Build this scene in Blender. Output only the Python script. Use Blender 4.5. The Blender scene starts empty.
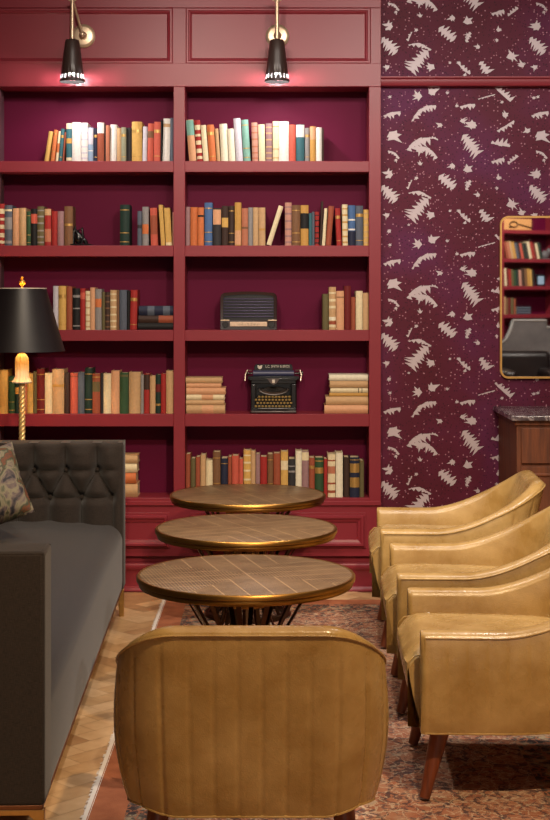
import bpy, math, random
from math import sin, cos, pi, radians as R, sqrt, exp, atan2
random.seed(7)
SC = bpy.context.scene
COL = SC.collection

# ---------------------------------------------------------------- camera, world, lights, exposure
F = 1450.0            # focal length in pixels of the 550 x 820 frame
EYE = 1.55            # camera height
HY, VX = 295.0, 275.0 # image row of the horizon, image column straight ahead
cam_d = bpy.data.cameras.new('camera')
cam = bpy.data.objects.new('camera', cam_d); COL.objects.link(cam)
cam.location = (0, 0, EYE); cam.rotation_euler = (pi/2, 0, 0)
cam_d.sensor_width = 36; cam_d.sensor_fit = 'AUTO'
cam_d.lens = F/820*36
cam_d.shift_y = -(410-HY)/820
cam_d.clip_start = 0.05
SC.camera = cam

w = bpy.data.worlds.new('world'); SC.world = w; w.use_nodes = True
w.node_tree.nodes['Background'].inputs[0].default_value = (1.0, 0.85, 0.72, 1)
w.node_tree.nodes['Background'].inputs[1].default_value = 0.15

def kelvin(c):
    return {'warm': (1.0, 0.80, 0.56), 'amber': (1.0, 0.72, 0.42), 'neutral': (1.0, 0.90, 0.80), 'cool': (0.97, 0.95, 1.0)}[c]

def spot(loc, target, power, angle=70, blend=.6, rad=.04, c='warm'):  # used for the ceiling lamps and for the added fill spots
    l = bpy.data.lights.new('overhead_spot', 'SPOT'); l.energy = power; l.color = kelvin(c)
    l.spot_size = R(angle); l.spot_blend = blend; l.shadow_soft_size = rad
    o = bpy.data.objects.new('overhead_spot', l); COL.objects.link(o)
    o.location = loc
    dx, dy, dz = [target[i]-loc[i] for i in range(3)]
    from mathutils import Vector
    o.rotation_euler = Vector((dx, dy, dz)).to_track_quat('-Z', 'Y').to_euler()
    return o
def area(loc, size, power, c='warm', rot=(0, 0, 0)):
    l = bpy.data.lights.new('soft_fill', 'AREA'); l.shape = 'RECTANGLE'; l.size, l.size_y = size
    l.energy = power; l.color = kelvin(c)
    o = bpy.data.objects.new('soft_fill', l); COL.objects.link(o); o.location = loc; o.rotation_euler = rot
    return o

spot((0.90, 2.00, 3.30), (0.00, 4.20, 0.4), 470, 84, .7, .05, 'amber')
spot((1.30, 5.10, 3.30), (1.00, 5.30, 0.0), 250, 80, .7, .05, 'neutral')
spot((0.10, 5.60, 3.30), (-0.10, 6.00, 0.5), 140, 75, .7, .05, 'neutral')
spot((-0.5, 3.40, 3.30), (-0.50, 7.50, 0.9), 210, 60, .8, .06, 'warm')
spot((0.60, 3.20, 3.30), (0.40, 7.60, 1.5), 230, 60, .8, .06, 'neutral')
spot((1.70, 5.60, 3.30), (1.50, 7.60, 1.5), 60, 80, .8, .06, 'neutral')
spot((2.40, 5.20, 3.30), (2.40, 2.2, 1.1), 330, 80, .8, .06, 'neutral')
spot((2.60, 1.20, 3.30), (2.90, -1.6, 1.8), 330, 90, .8, .06, 'neutral')
spot((-0.6, 4.90, 3.30), (-0.60, 7.60, 2.7), 110, 70, .9, .08, 'neutral')  # added spot to brighten the frieze over the left shelves
spot((0.90, 4.90, 3.30), (0.70, 7.60, 2.7), 110, 70, .9, .08, 'neutral')  # added likewise, for the frieze over the right shelves
spot((-1.20, 4.60, 3.30), (0.70, 5.40, 0.3), 95, 70, .8, .08, 'neutral')  # added fill from the left for the armchair fronts
area((0.4, 3.6, 3.34), (3.0, 5.0), 42, 'neutral')  # broad fill added under the ceiling, standing in for bounced light
# soft frontal fill added behind the camera; its window is invented too
area((0.3, -3.30, 1.75), (2.5, 1.9), 32, 'neutral', (pi/2, 0, 0))
SC.view_settings.view_transform = 'Standard'
SC.view_settings.look = 'None'
SC.view_settings.gamma = 1
SC.view_settings.use_curve_mapping = False
SC.view_settings.exposure = -0.1

# ---------------------------------------------------------------- helpers
def lin(c):
    return tuple(((v/255)/12.92 if v/255 <= .04045 else ((v/255+.055)/1.055)**2.4) for v in c)
_M = {}
class NT:
    def __init__(s, name):
        s.m = bpy.data.materials.new(name); s.m.use_nodes = True
        s.t = s.m.node_tree; s.N = s.t.nodes; s.L = s.t.links
        s.b = s.N['Principled BSDF']
    def n(s, typ, **kw):
        o = s.N.new(typ)
        for k, v in kw.items():
            if k.startswith('i_'):
                o.inputs[int(k[2:]) if k[2:].isdigit() else k[2:].replace('_', ' ')].default_value = v
            else: setattr(o, k, v)
        return o
    def l(s, a, b): s.L.new(a, b)
    def math(s, op, a, b=None, clamp=False):
        o = s.N.new('ShaderNodeMath'); o.operation = op; o.use_clamp = clamp
        for i, v in enumerate((a, b)):
            if v is None: continue
            if isinstance(v, (int, float)): o.inputs[i].default_value = v
            else: s.L.new(v, o.inputs[i])
        return o.outputs[0]
    def mix(s, fac, a, b):
        o = s.N.new('ShaderNodeMix'); o.data_type = 'RGBA'
        for i, v in ((0, fac), (6, a), (7, b)):
            if isinstance(v, (int, float)): o.inputs[i].default_value = v
            elif isinstance(v, tuple): o.inputs[i].default_value = (*v[:3], 1)
            else: s.L.new(v, o.inputs[i])
        return o.outputs[2]
    def coord(s, scale=(1, 1, 1), kind='Object', rot=(0, 0, 0)):
        c = s.N.new('ShaderNodeTexCoord'); mp = s.N.new('ShaderNodeMapping')
        mp.inputs['Scale'].default_value = scale; mp.inputs['Rotation'].default_value = rot
        s.L.new(c.outputs[kind], mp.inputs[0]); return mp.outputs[0]
    def noise(s, vec, scale, detail=3, rough=.5):
        o = s.N.new('ShaderNodeTexNoise'); o.inputs['Scale'].default_value = scale
        o.inputs['Detail'].default_value = detail; o.inputs['Roughness'].default_value = rough
        s.L.new(vec, o.inputs['Vector']); return o.outputs['Fac']
    def ramp(s, fac, stops):
        o = s.N.new('ShaderNodeValToRGB'); s.L.new(fac, o.inputs[0])
        e = o.color_ramp.elements
        while len(e) < len(stops): e.new(.5)
        for k, (p, c) in enumerate(stops):
            e[k].position = p; e[k].color = (*c[:3], 1) if isinstance(c, tuple) else (c, c, c, 1)
        return o.outputs[0]
    def bump(s, h, strength=.2, dist=.01):
        o = s.N.new('ShaderNodeBump'); o.inputs['Strength'].default_value = strength
        o.inputs['Distance'].default_value = dist
        s.L.new(h, o.inputs['Height']); s.L.new(o.outputs[0], s.b.inputs['Normal'])
    def base(s, c):
        if isinstance(c, tuple): s.b.inputs['Base Color'].default_value = (*c[:3], 1)
        else: s.l(c, s.b.inputs['Base Color'])
    def set(s, rough=.5, metal=0, spec=.5, coat=0):
        s.b.inputs['Roughness'].default_value = rough; s.b.inputs['Metallic'].default_value = metal
        s.b.inputs['Specular IOR Level'].default_value = spec; s.b.inputs['Coat Weight'].default_value = coat
def mat(name, rgb, rough=.5, metal=0, vary=.12, scale=12, bump=0, bscale=200, spec=.5, stretch=(1, 1, 1), coat=0):
    if name in _M: return _M[name]
    t = NT(name); c = lin(rgb); v = t.coord(stretch)
    d = tuple(x*(1-vary) for x in c); e = tuple(min(1, x*(1+vary)) for x in c)
    t.base(t.mix(t.noise(v, scale, 4), d, e)); t.set(rough, metal, spec, coat)
    if bump: t.bump(t.noise(v, bscale, 2), bump, .002)
    _M[name] = t.m; return t.m
def emit(name, rgb, power):
    if name in _M: return _M[name]
    t = NT(name); t.base((.8, .8, .8)); t.b.inputs['Emission Color'].default_value = (*lin(rgb), 1)
    t.b.inputs['Emission Strength'].default_value = power
    _M[name] = t.m; return t.m

class MB:
    """collects shapes and links them as ONE mesh object"""
    def __init__(s): s.v = []; s.f = []; s.mi = []
    def add(s, vs, fs, mi=0):
        o = len(s.v); s.v += [tuple(p) for p in vs]
        s.f += [tuple(i+o for i in f) for f in fs]; s.mi += [mi]*len(fs); return s
    def box(s, x0, x1, y0, y1, z0, z1, mi=0):
        return s.add([(x0,y0,z0),(x1,y0,z0),(x1,y1,z0),(x0,y1,z0),(x0,y0,z1),(x1,y0,z1),(x1,y1,z1),(x0,y1,z1)],
                     [(0,3,2,1),(4,5,6,7),(0,1,5,4),(1,2,6,5),(2,3,7,6),(3,0,4,7)], mi)
    def tube(s, pts, rad, n=10, mi=0, caps=True):
        from mathutils import Vector
        P = [Vector(p) for p in pts]; rs = rad if isinstance(rad, (list, tuple)) else [rad]*len(P)
        vs = []; fs = []; ref = None
        for i, p in enumerate(P):
            t = (P[min(i+1, len(P)-1)]-P[max(i-1, 0)]).normalized()
            if ref is None: ref = Vector((0, 0, 1)) if abs(t.z) < .9 else Vector((1, 0, 0))
            a = (ref - t*ref.dot(t)).normalized(); b = t.cross(a); ref = a
            for k in range(n):
                q = p + (a*cos(2*pi*k/n)+b*sin(2*pi*k/n))*rs[i]; vs.append(tuple(q))
        for i in range(len(P)-1):
            for k in range(n):
                fs.append((i*n+k, i*n+(k+1) % n, (i+1)*n+(k+1) % n, (i+1)*n+k))
        if caps: fs += [tuple(range(n))[::-1], tuple((len(P)-1)*n+k for k in range(n))]
        return s.add(vs, fs, mi)
    def lathe(s, prof, c=(0, 0, 0), n=32, mi=0, wob=None, close=False):
        """prof: (radius, z) from bottom to top"""
        vs = []; fs = []
        for (r, z) in prof:
            for k in range(n):
                a = 2*pi*k/n; q = r*(1+(wob(a, z) if wob else 0))
                vs.append((c[0]+q*cos(a), c[1]+q*sin(a), c[2]+z))
        m = len(prof)
        for i in range(m-1 if not close else m):
            j = (i+1) % m
            for k in range(n): fs.append((i*n+k, i*n+(k+1) % n, j*n+(k+1) % n, j*n+k))
        if not close:
            fs += [tuple(range(n))[::-1], tuple((m-1)*n+k for k in range(n))]
        return s.add(vs, fs, mi)
    def frame(s, x0, x1, z0, z1, y, prof, mi=0, inward=True):
        """picture-frame moulding on a wall facing -y; prof: (inset, proud) points"""
        vs = []; m = len(prof)
        for (d, h) in prof:
            vs += [(x0+d, y-h, z0+d), (x1-d, y-h, z0+d), (x1-d, y-h, z1-d), (x0+d, y-h, z1-d)]
        fs = []
        for i in range(m-1):
            for k in range(4): fs.append((i*4+k, i*4+(k+1) % 4, (i+1)*4+(k+1) % 4, (i+1)*4+k))
        return s.add(vs, fs, mi)
    def prism(s, poly, axis, a, b, mi=0):
        """poly: 2D points; axis: 'y' -> points are (x,z) ; 'x' -> (y,z) ; 'z' -> (x,y)"""
        n = len(poly)
        def P(p, t): return {'y': (p[0], t, p[1]), 'x': (t, p[0], p[1]), 'z': (p[0], p[1], t)}[axis]
        vs = [P(p, a) for p in poly]+[P(p, b) for p in poly]
        fs = [tuple(range(n)), tuple(range(2*n-1, n-1, -1))]
        fs += [(i, i+n, (i+1) % n+n, (i+1) % n) for i in range(n)]
        return s.add(vs, fs, mi)
    def ellipsoid(s, c, r, n=16, m=10, mi=0):
        vs = []; fs = []
        for i in range(m+1):
            ph = pi*i/m
            for k in range(n):
                a = 2*pi*k/n; vs.append((c[0]+r[0]*sin(ph)*cos(a), c[1]+r[1]*sin(ph)*sin(a), c[2]+r[2]*cos(ph)))
        for i in range(m):
            for k in range(n): fs.append((i*n+k, (i+1)*n+k, (i+1)*n+(k+1) % n, i*n+(k+1) % n))
        return s.add(vs, fs, mi)
    def build(s, name, mats, parent=None, smooth=False, bevel=0, seg=2, loc=None, sub=0, fix=True):
        me = bpy.data.meshes.new(name); me.from_pydata(s.v, [], s.f)
        if not isinstance(mats, (list, tuple)): mats = [mats]
        for m_ in mats: me.materials.append(m_)
        me.polygons.foreach_set('material_index', s.mi)
        if fix:
            import bmesh
            bm = bmesh.new(); bm.from_mesh(me); bmesh.ops.remove_doubles(bm, verts=bm.verts, dist=1e-6)
            bmesh.ops.recalc_face_normals(bm, faces=bm.faces); bm.to_mesh(me); bm.free()
        o = bpy.data.objects.new(name, me); COL.objects.link(o)
        if parent: o.parent = parent
        if loc: o.location = loc
        if bevel:
            b = o.modifiers.new('bevel', 'BEVEL'); b.width = bevel; b.segments = seg; b.limit_method = 'ANGLE'; b.angle_limit = R(40)
            b.harden_normals = False
        if sub:
            q = o.modifiers.new('subdivision', 'SUBSURF'); q.levels = q.render_levels = sub
        if smooth or bevel or sub:
            me.polygons.foreach_set('use_smooth', [True]*len(me.polygons))
            if hasattr(me, 'set_sharp_from_angle') and not sub: me.set_sharp_from_angle(angle=R(45))
        return o
def tag(o, label=None, cat=None, group=None, kind=None):
    if label: o['label'] = label
    if cat: o['category'] = cat
    if group: o['group'] = group
    if kind: o['kind'] = kind
    return o
def empty(name, loc=(0, 0, 0), rz=0, label=None, cat=None, group=None):
    o = bpy.data.objects.new(name, None); COL.objects.link(o); o.location = loc; o.rotation_euler = (0, 0, rz)
    o.empty_display_size = .1
    return tag(o, label, cat, group)
def copy_tree(o, parent=None):
    c = o.copy(); COL.objects.link(c); c.parent = parent
    for ch in list(o.children): copy_tree(ch, c)
    return c
def struct(o): o['kind'] = 'structure'; return o

# measurements taken in the photograph are turned into metres at a known distance Y
def X(px, Y): return (px-VX)*Y/F
def Z(py, Y): return EYE-(py-HY)*Y/F
Y0 = 7.593            # front plane of the bookcase
YW = 7.66             # wallpapered wall
bx = lambda px: X(px, Y0)
bz = lambda py: Z(py, Y0)

# ---------------------------------------------------------------- materials
def paint(name, rgb, rough=.38, spec=.32):
    t = NT(name); v = t.coord(); c = lin(rgb)
    t.base(t.mix(t.noise(v, 3, 4), tuple(x*.93 for x in c), tuple(x*1.07 for x in c)))
    t.set(rough, 0, spec); t.bump(t.noise(v, 90, 3), .05, .002); return t.m
M_paint = paint('burgundy_satin_paint', (128, 40, 50))
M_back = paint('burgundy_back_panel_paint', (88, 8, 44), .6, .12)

def m_wallpaper():
    t = NT('plum_wallpaper'); v = t.coord()
    base = t.ramp(t.noise(v, 2.2, 3), [(.3, lin((78, 20, 34))), (.5, lin((86, 24, 46))), (.7, lin((90, 32, 70)))])
    vo = t.n('ShaderNodeTexVoronoi'); vo.inputs['Scale'].default_value = 62; t.l(v, vo.inputs['Vector'])
    dot = t.math('LESS_THAN', vo.outputs['Distance'], .23)
    sel = t.n('ShaderNodeSeparateColor'); t.l(vo.outputs['Color'], sel.inputs[0])
    pick = t.math('GREATER_THAN', t.math('ADD', sel.outputs[0], t.math('MULTIPLY', t.noise(v, 7, 2), .9)), 1.04)
    fac = t.math('MULTIPLY', t.math('MULTIPLY', dot, pick), .8)
    v2 = t.n('ShaderNodeTexVoronoi'); v2.inputs['Scale'].default_value = 90; t.l(v, v2.inputs['Vector'])
    s2 = t.n('ShaderNodeSeparateColor'); t.l(v2.outputs['Color'], s2.inputs[0])
    dk = t.math('MULTIPLY', t.math('MULTIPLY', t.math('LESS_THAN', v2.outputs['Distance'], .4), t.math('GREATER_THAN', s2.outputs[1], .55)), .55)
    c1 = t.mix(dk, base, lin((40, 10, 26)))
    t.base(t.mix(fac, c1, lin((176, 124, 138)))); t.set(.6, 0, .2); return t.m
M_wall = m_wallpaper()
M_leaf = mat('silver_leaf_print', (184, 168, 172), .5, .1, .06, 30)
M_plaster = mat('dark_plum_plaster', (84, 46, 56), .8)
M_ceiling = mat('ceiling_paint', (150, 130, 122), .9)

def m_leather(name, a, b, rough=.36):
    t = NT(name); v = t.coord()
    n1 = t.noise(v, 5, 6, .65)
    t.base(t.ramp(n1, [(.3, lin(a)), (.7, lin(b))]))
    t.l(t.math('ADD', t.math('MULTIPLY', t.noise(v, 14, 3), .2), rough-.1), t.b.inputs['Roughness'])
    t.b.inputs['Specular IOR Level'].default_value = .5
    vo = t.n('ShaderNodeTexVoronoi'); vo.inputs['Scale'].default_value = 260; t.l(v, vo.inputs['Vector'])
    h = t.math('ADD', t.math('MULTIPLY', vo.outputs['Distance'], .35), t.math('MULTIPLY', t.noise(v, 16, 4), 1.2))
    t.bump(h, .22, .004); return t.m
M_tan = m_leather('tan_leather', (138, 104, 50), (180, 148, 94), .28)
M_greyleather = m_leather('grey_leather', (104, 100, 100), (128, 124, 122), .4)
M_darkleather = m_leather('black_brown_leather', (26, 18, 18), (38, 28, 26), .4)
M_walnut = None
def m_wood(name, a, b, sc=(6, 60, 60), rough=.4):
    t = NT(name); v = t.coord(sc)
    t.base(t.ramp(t.noise(v, 1.0, 5, .6), [(.3, lin(a)), (.7, lin(b))])); t.set(rough)
    t.bump(t.noise(v, 2, 3), .08, .002); return t.m
M_walnut = m_wood('dark_walnut', (82, 38, 20), (128, 64, 34), (50, 50, 4))
M_mahog = m_wood('mahogany', (76, 36, 14), (116, 60, 26), (40, 40, 4), .6)
M_oak = [m_wood('oak_plank_%s' % n, a, b, (14, 14, 14), .42) for n, a, b in
         (('pale', (196, 156, 110), (214, 176, 130)), ('honey', (178, 136, 92), (200, 160, 112)), ('brown', (160, 118, 78), (184, 142, 98)))]
def m_linen(name, rgb, rough=.85, sc=420):
    t = NT(name); v = t.coord(); c = lin(rgb)
    wx = t.noise(t.coord((1, 1, 12)), 60, 2); wz = t.noise(t.coord((12, 12, 1)), 60, 2)
    f = t.math('MULTIPLY', t.math('ADD', wx, wz), .5)
    t.base(t.ramp(f, [(.35, tuple(x*.55 for x in c)), (.65, tuple(x*1.5 for x in c))])); t.set(rough, 0, .3)
    t.b.inputs['Sheen Weight'].default_value = .15
    t.b.inputs['Sheen Roughness'].default_value = .5
    t.bump(f, .25, .002); return t.m
M_linen = m_linen('charcoal_brown_linen', (42, 34, 29))
M_seatcloth = m_linen('charcoal_seat_cloth', (32, 28, 31))
M_brass = mat('aged_brass', (166, 122, 62), .34, 1, .2, 40)
M_brushedbrass = mat('brushed_brass', (206, 168, 104), .32, 1, .15, 60)
M_nickel = mat('champagne_metal', (206, 180, 150), .38, .7, .1, 30)
M_black = mat('black_enamel', (14, 13, 14), .22, 0, .2, 20)
M_lining = mat('black_shade_lining', (7, 6, 6), .95, spec=.1)
M_shade = mat('brown_black_shade', (50, 36, 32), .4, 0, .2, 20)
M_matblack = mat('black_shade_paint', (26, 22, 24), .45, 0, .2, 20)
M_iron = mat('dark_bronze', (82, 56, 38), .32, .8, .3, 30)
M_gold = mat('gold_foil', (226, 170, 80), .4, .9, .1, 20)
M_cream = mat('cream_ceramic', (232, 222, 196), .35, 0, .1, 60)
M_paper = mat('page_paper', (206, 186, 148), .8, 0, .15, 300, stretch=(1, .2, .2))
M_white = mat('white_print', (220, 216, 206), .6)
M_knob = mat('dark_bakelite', (22, 14, 12), .25)

# ---------------------------------------------------------------- the room
RX0, RX1, RY0, ZC = -2.7, 4.3, -3.4, 3.42
# oak herringbone floor
fl = MB(); wpl = .085; n6 = 6
rnd = random.Random(3)
ca, sa = cos(R(45)), sin(R(45))
def keep(cx, cy): return RX0-.1 < cx < RX1+.1 and 1.2 < cy < YW+.3
for y in range(-110, 150):
    for k in range(-12, 13):
        for hv in (0, 1):
            if hv == 0: x0c = y+2*n6*k; q = (x0c, x0c+n6, y, y+1)
            else: x0c = y-1+2*n6*k; q = (x0c, x0c+1, y, y+n6)
            g = .0009/wpl
            pts = [((a*ca-b*sa)*wpl+.8, (a*sa+b*ca)*wpl+4.2) for a, b in
                   ((q[0]+g, q[2]+g), (q[1]-g, q[2]+g), (q[1]-g, q[3]-g), (q[0]+g, q[3]-g))]
            mx = sum(p[0] for p in pts)/4; my = sum(p[1] for p in pts)/4
            if keep(mx, my) and all(RX0 <= p[0] <= RX1 and p[1] <= YW for p in pts):
                fl.add([(p[0], p[1], 0) for p in pts], [(0, 1, 2, 3)], rnd.choice((0, 0, 1, 1, 2)))
fl.add([(RX0, RY0, -.004), (RX1, RY0, -.004), (RX1, YW+.3, -.004), (RX0, YW+.3, -.004)], [(0, 1, 2, 3)], 2)
struct(fl.build('floor', M_oak, fix=False))
struct(MB().box(RX0, RX1, RY0, YW+.4, ZC, ZC+.05).build('ceiling', M_ceiling))
struct(MB().box(RX0-.1, RX0, RY0, YW+.4, 0, ZC).build('wall_left', M_plaster))
struct(MB().box(RX1, RX1+.1, RY0, YW+.4, 0, ZC).build('wall_right', M_plaster))
struct(MB().box(RX0, -1.0, RY0-.1, RY0, 0, ZC).box(1.6, RX1, RY0-.1, RY0, 0, ZC).box(-1.0, 1.6, RY0-.1, RY0, 0, .75).box(-1.0, 1.6, RY0-.1, RY0, 2.75, ZC).build('wall_front', M_plaster))  # opening left for the invented window
_w = MB()
for x in (-1.0, -.16, .70, 1.54): _w.box(x, x+.06, RY0-.07, RY0-.02, .75, 2.75)
for z in (.75, 1.7, 2.69): _w.box(-1.0, 1.6, RY0-.065, RY0-.025, z, z+.06)
struct(_w.build('added_window', mat('added_window_paint', (210, 204, 196), .5)))  # window frame made up to go with the added frontal fill
struct(MB().box(RX0, -1.45, YW, YW+.1, 0, ZC).build('wall_back_left', M_plaster))

# wallpapered wall with its printed silver sprigs
wb = MB()
xw0 = bx(381)-.004
wb.box(xw0, RX1, YW, YW+.1, 0, ZC, 0)
SW = F/YW
def leaf_star(cx, cy, r, seed, sx=1.15):
    q = random.Random(seed); n = q.choice((6, 7, 8)); pts = []
    a0 = q.random()*6; fan = q.random()*6; ws = [q.uniform(.5, 1.5) for _ in range(n)]; tw_ = sum(ws); a = a0
    for k in range(n):
        da = 2*pi*ws[k]/tw_; m_ = .5+.5*cos(a-fan)
        ln = r*q.uniform(.55, 1.05)*(.75+.8*m_)
        sw_ = q.uniform(-.3, .3)
        pts.append((cx+r*.55*cos(a)*sx, cy+r*.55*sin(a)))
        pts.append((cx+ln*cos(a+da*.5+sw_)*sx, cy+ln*sin(a+da*.5+sw_)))
        a += da
    return [[(cx, cy), pts[i], pts[(i+1) % len(pts)]] for i in range(len(pts))]
def leaf_feather(sp, wd, side, seed, L=None):
    q = random.Random(seed); out = []; L = L or wd*1.05
    # resample the spine
    seg = []; tot = 0
    for a, b in zip(sp[:-1], sp[1:]): d = math.hypot(b[0]-a[0], b[1]-a[1]); seg.append((a, b, d)); tot += d
    n = max(4, int(tot/3.4)); P = []
    for i in range(n+1):
        t = tot*i/n
        for a, b, d in seg:
            if t <= d+1e-6: P.append((a[0]+(b[0]-a[0])*t/d, a[1]+(b[1]-a[1])*t/d)); break
            t -= d
    for i in range(len(P)-1):
        a, b = P[i], P[i+1]; tx, ty = b[0]-a[0], b[1]-a[1]; l = math.hypot(tx, ty) or 1; tx /= l; ty /= l
        nx, ny = -ty, tx
        e = sin(pi*(i+.6)/len(P))**.6
        h = wd*.33*e*q.uniform(.75, 1.2)
        out.append([(a[0]-nx*h, a[1]-ny*h), (b[0]-nx*h, b[1]-ny*h), (b[0]+nx*h, b[1]+ny*h), (a[0]+nx*h, a[1]+ny*h)])
        for sd in ((1, -1) if side == 0 else (side,)):
            le = L*(.35+.65*e)*q.uniform(.45, 1.25)*(1 if side == 0 or q.random() < .9 else .4)
            tip = (a[0]+nx*sd*(h+le)+tx*le*.7, a[1]+ny*sd*(h+le)+ty*le*.7)
            out.append([(a[0]+nx*sd*h*.6, a[1]+ny*sd*h*.6), (b[0]+nx*sd*h*.6+tx*.3, b[1]+ny*sd*h*.6+ty*.3), tip])
    return out
T = []
stars = [(418.4,96,5.5),(432,92,6),(440,125,3.4),(393,135.5,8.2),(420,164,2.8),(452.5,166,4.2),(388.5,174.5,6.4),(416.5,178,2.5),
         (431,215,5.4),(387,215,3.6),(459,211,2.6),(505,115,4.2),(472,125,6.6),(462.5,121,3.8),(467.7,169.5,5.8),(498.5,178,3.4),(468.5,183,3.3),
         (497,188,2.2),(478,195,3.4),(511,204.5,6.4),(521.5,213,4.4),(463,215,2.4),(527.4,131,4),(389,231,2.8),(390,97,2),(447,93,2),
         (457,106,2.2),(420,150,5),(534,98,2.4),(450,211,1.8),(409,225,1.6),(465,223,2.2),(396,160,2.2),(502,102,2)]
for i, (a, b, r) in enumerate(stars): T += leaf_star(a, b, r*.92, i)
feath = [([(383.5,116),(392,113.5),(400.5,112.5)],5,1),([(412,121),(419,111.5),(427,107),(436,106)],6,1),
         ([(407,150),(415,143),(422,139.5),(430,139)],8,1),([(415,147.5),(425,148),(432,152),(437,158)],6,1),
         ([(388,151),(394,152.5),(399,158.5)],3,1),([(439,176),(446,181),(454,188)],7,0),([(382,186),(389,192),(396,201)],7,0),
         ([(408.5,193),(419,191.5),(431,198)],3.6,1),([(428,199),(420,206),(416,213),(411,219)],9,0),
         ([(460,107),(467,105.5),(475,105)],5,1),([(478,99),(487,96.5),(495,94.5)],1.6,1),([(495,87),(502,93),(511,101)],6,-1),
         ([(497,131),(505,127),(514,121)],3.6,1),([(463,135),(469,142),(478,154)],8,0),([(491,143),(500,144),(510,146)],6,-1),
         ([(491.5,162),(498,160.5),(504,158.5)],4.5,1),([(508,164),(513,160),(518,156)],3.5,-1),([(480,210),(484,215),(488.5,221)],6,0),
         ([(458,211),(463,217),(470,222)],3.4,-1),([(412,180),(409,186),(408,189)],2,1),([(470,180),(468,186),(466,190)],2.5,0),
         ([(429,138.5),(434,138),(438,140)],2,-1)]
for i, (sp, wd, sd) in enumerate(feath): T += leaf_feather(sp, wd*.82, sd, 100+i)
tile = 148/SW
for iy in range(-2, 5):
    for ix in range(0, 6):
        for pk, poly in enumerate(T):
            pts = [((p[0]-VX)/SW+ix*tile, EYE-(p[1]-HY)/SW+iy*tile*-1+tile) for p in poly]
            if min(p[0] for p in pts) < xw0+.002 or max(p[0] for p in pts) > 2.9 or min(p[1] for p in pts) < .02 or max(p[1] for p in pts) > 3.4: continue
            wb.add([(p[0], YW-.0010-(pk % 97)*.000012, p[1]) for p in pts], [tuple(range(len(pts)))], 1)
struct(wb.build('wall_back', [M_wall, M_leaf], fix=False))
led = MB()
zt, zb = Z(77, 7.63), Z(87, 7.63)
led.prism([(YW, zb), (7.615, zb+.004), (7.610, zb+.012), (7.610, zt-.014), (7.600, zt-.008), (7.600, zt), (YW, zt)], 'x', xw0, RX1-.01)
struct(led.build('trim_1', M_paint, smooth=False, bevel=.002))
struct(MB().prism([(YW, 0), (7.64, 0), (7.64, .12), (7.65, .14), (YW, .14)], 'x', xw0, RX1-.01).build('baseboard_back', M_paint))

# ---------------------------------------------------------------- the bookcase
BD = .215                                    # inside depth
bc = empty('bookcase', (0, 0, 0), 0, 'tall burgundy painted built-in bookcase with panelled frieze and base, wall behind the tables', 'bookcase')
xs = [bx(-16), bx(-4), bx(173.5), bx(185), bx(369), bx(381)]
shelf_y = [(161, 172), (245.5, 256.5), (330, 341), (414, 426.5), (498, 504.5)]
z_open = bz(86.5); zbase = bz(505); ztop = 3.2
for (a, b) in ((xs[0], xs[1]), (xs[2], xs[3]), (xs[4], xs[5])):
    MB().box(a, b, Y0, Y0+BD, zbase, z_open).build('upright', M_paint, bc, bevel=.0025)
for j in range(2):
    a, b = (xs[1], xs[2]) if j == 0 else (xs[3], xs[4])
    for (yt, yb) in shelf_y[:4]:
        MB().box(a, b, Y0+.001, Y0+BD, bz(yb), bz(yt)).build('shelf', M_paint, bc, bevel=.002)
    MB().box(a, b, Y0+.001, Y0+BD, bz(504.5), bz(498)).build('shelf', M_paint, bc, bevel=.002)
    MB().box(a, b, Y0+BD-.004, Y0+BD+.01, zbase, z_open).build('back_panel', M_back, bc)
# frieze
fz = MB(); fz.box(xs[0], xs[5], Y0, Y0+BD+.01, z_open, bz(63.5))
fz.box(xs[0], xs[5], Y0+.014, Y0+BD+.01, bz(63.5), ztop)
for (a, b) in ((xs[0], bx(-10)), (bx(172.5), bx(186)), (bx(370.5), xs[5])): fz.box(a, b, Y0, Y0+.02, bz(63.5), bz(8))
fz.box(xs[0], xs[5], Y0-.008, Y0+.02, bz(8), ztop)
fz.build('frieze', M_paint, bc, bevel=.002)
mp = [(-.004, .0), (0, .012), (.004, .016), (.012, .016), (.016, .010), (.022, .008), (.028, .0), (.03, -.002)]
for (a, b) in ((-10, 172.5), (186, 370.5)):
    MB().frame(bx(a), bx(b), bz(63.5), bz(8), Y0+.014, [(d, h+.002) for d, h in mp]).build('panel_moulding', M_paint, bc, smooth=False)
# base cabinets
bs = MB()
bs.box(xs[0], xs[5], Y0+.004, Y0+BD+.01, bz(556.5), zbase)
bs.box(xs[0], xs[5], Y0+.03, Y0+BD+.01, bz(563), bz(556.5))
bs.build('base_carcass', M_paint, bc, bevel=.002)
MB().box(xs[0], xs[5], Y0-.008, Y0+BD, bz(505.5), bz(501)).build('ledge', M_paint, bc, bevel=.003)
dp = [(0, 0), (0, .012), (.004, .018), (.014, .018), (.022, .011), (.034, .007), (.038, 0)]
for (a, b) in ((-8, 168), (192, 364)):
    d = MB(); d.box(bx(a-2), bx(b+2), Y0-.004, Y0+.01, bz(548), bz(512.5))
    dd = d.build('drawer', M_paint, bc, bevel=.002)
    MB().frame(bx(a+1), bx(b), bz(546), bz(515), Y0-.004, dp).build('drawer_moulding', M_paint, dd)
pl = MB()
pl.prism([(Y0+BD, bz(563)), (Y0-.016, bz(563)), (Y0-.020, bz(564.5)), (Y0-.020, bz(567.5)), (Y0-.010, bz(570)), (Y0-.006, bz(571)), (Y0-.006, bz(586)), (Y0-.016, bz(588)), (Y0-.018, 0), (Y0+BD, 0)], 'x', xs[0], xs[5])
pl.build('plinth', M_paint, bc, bevel=.0015)

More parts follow.
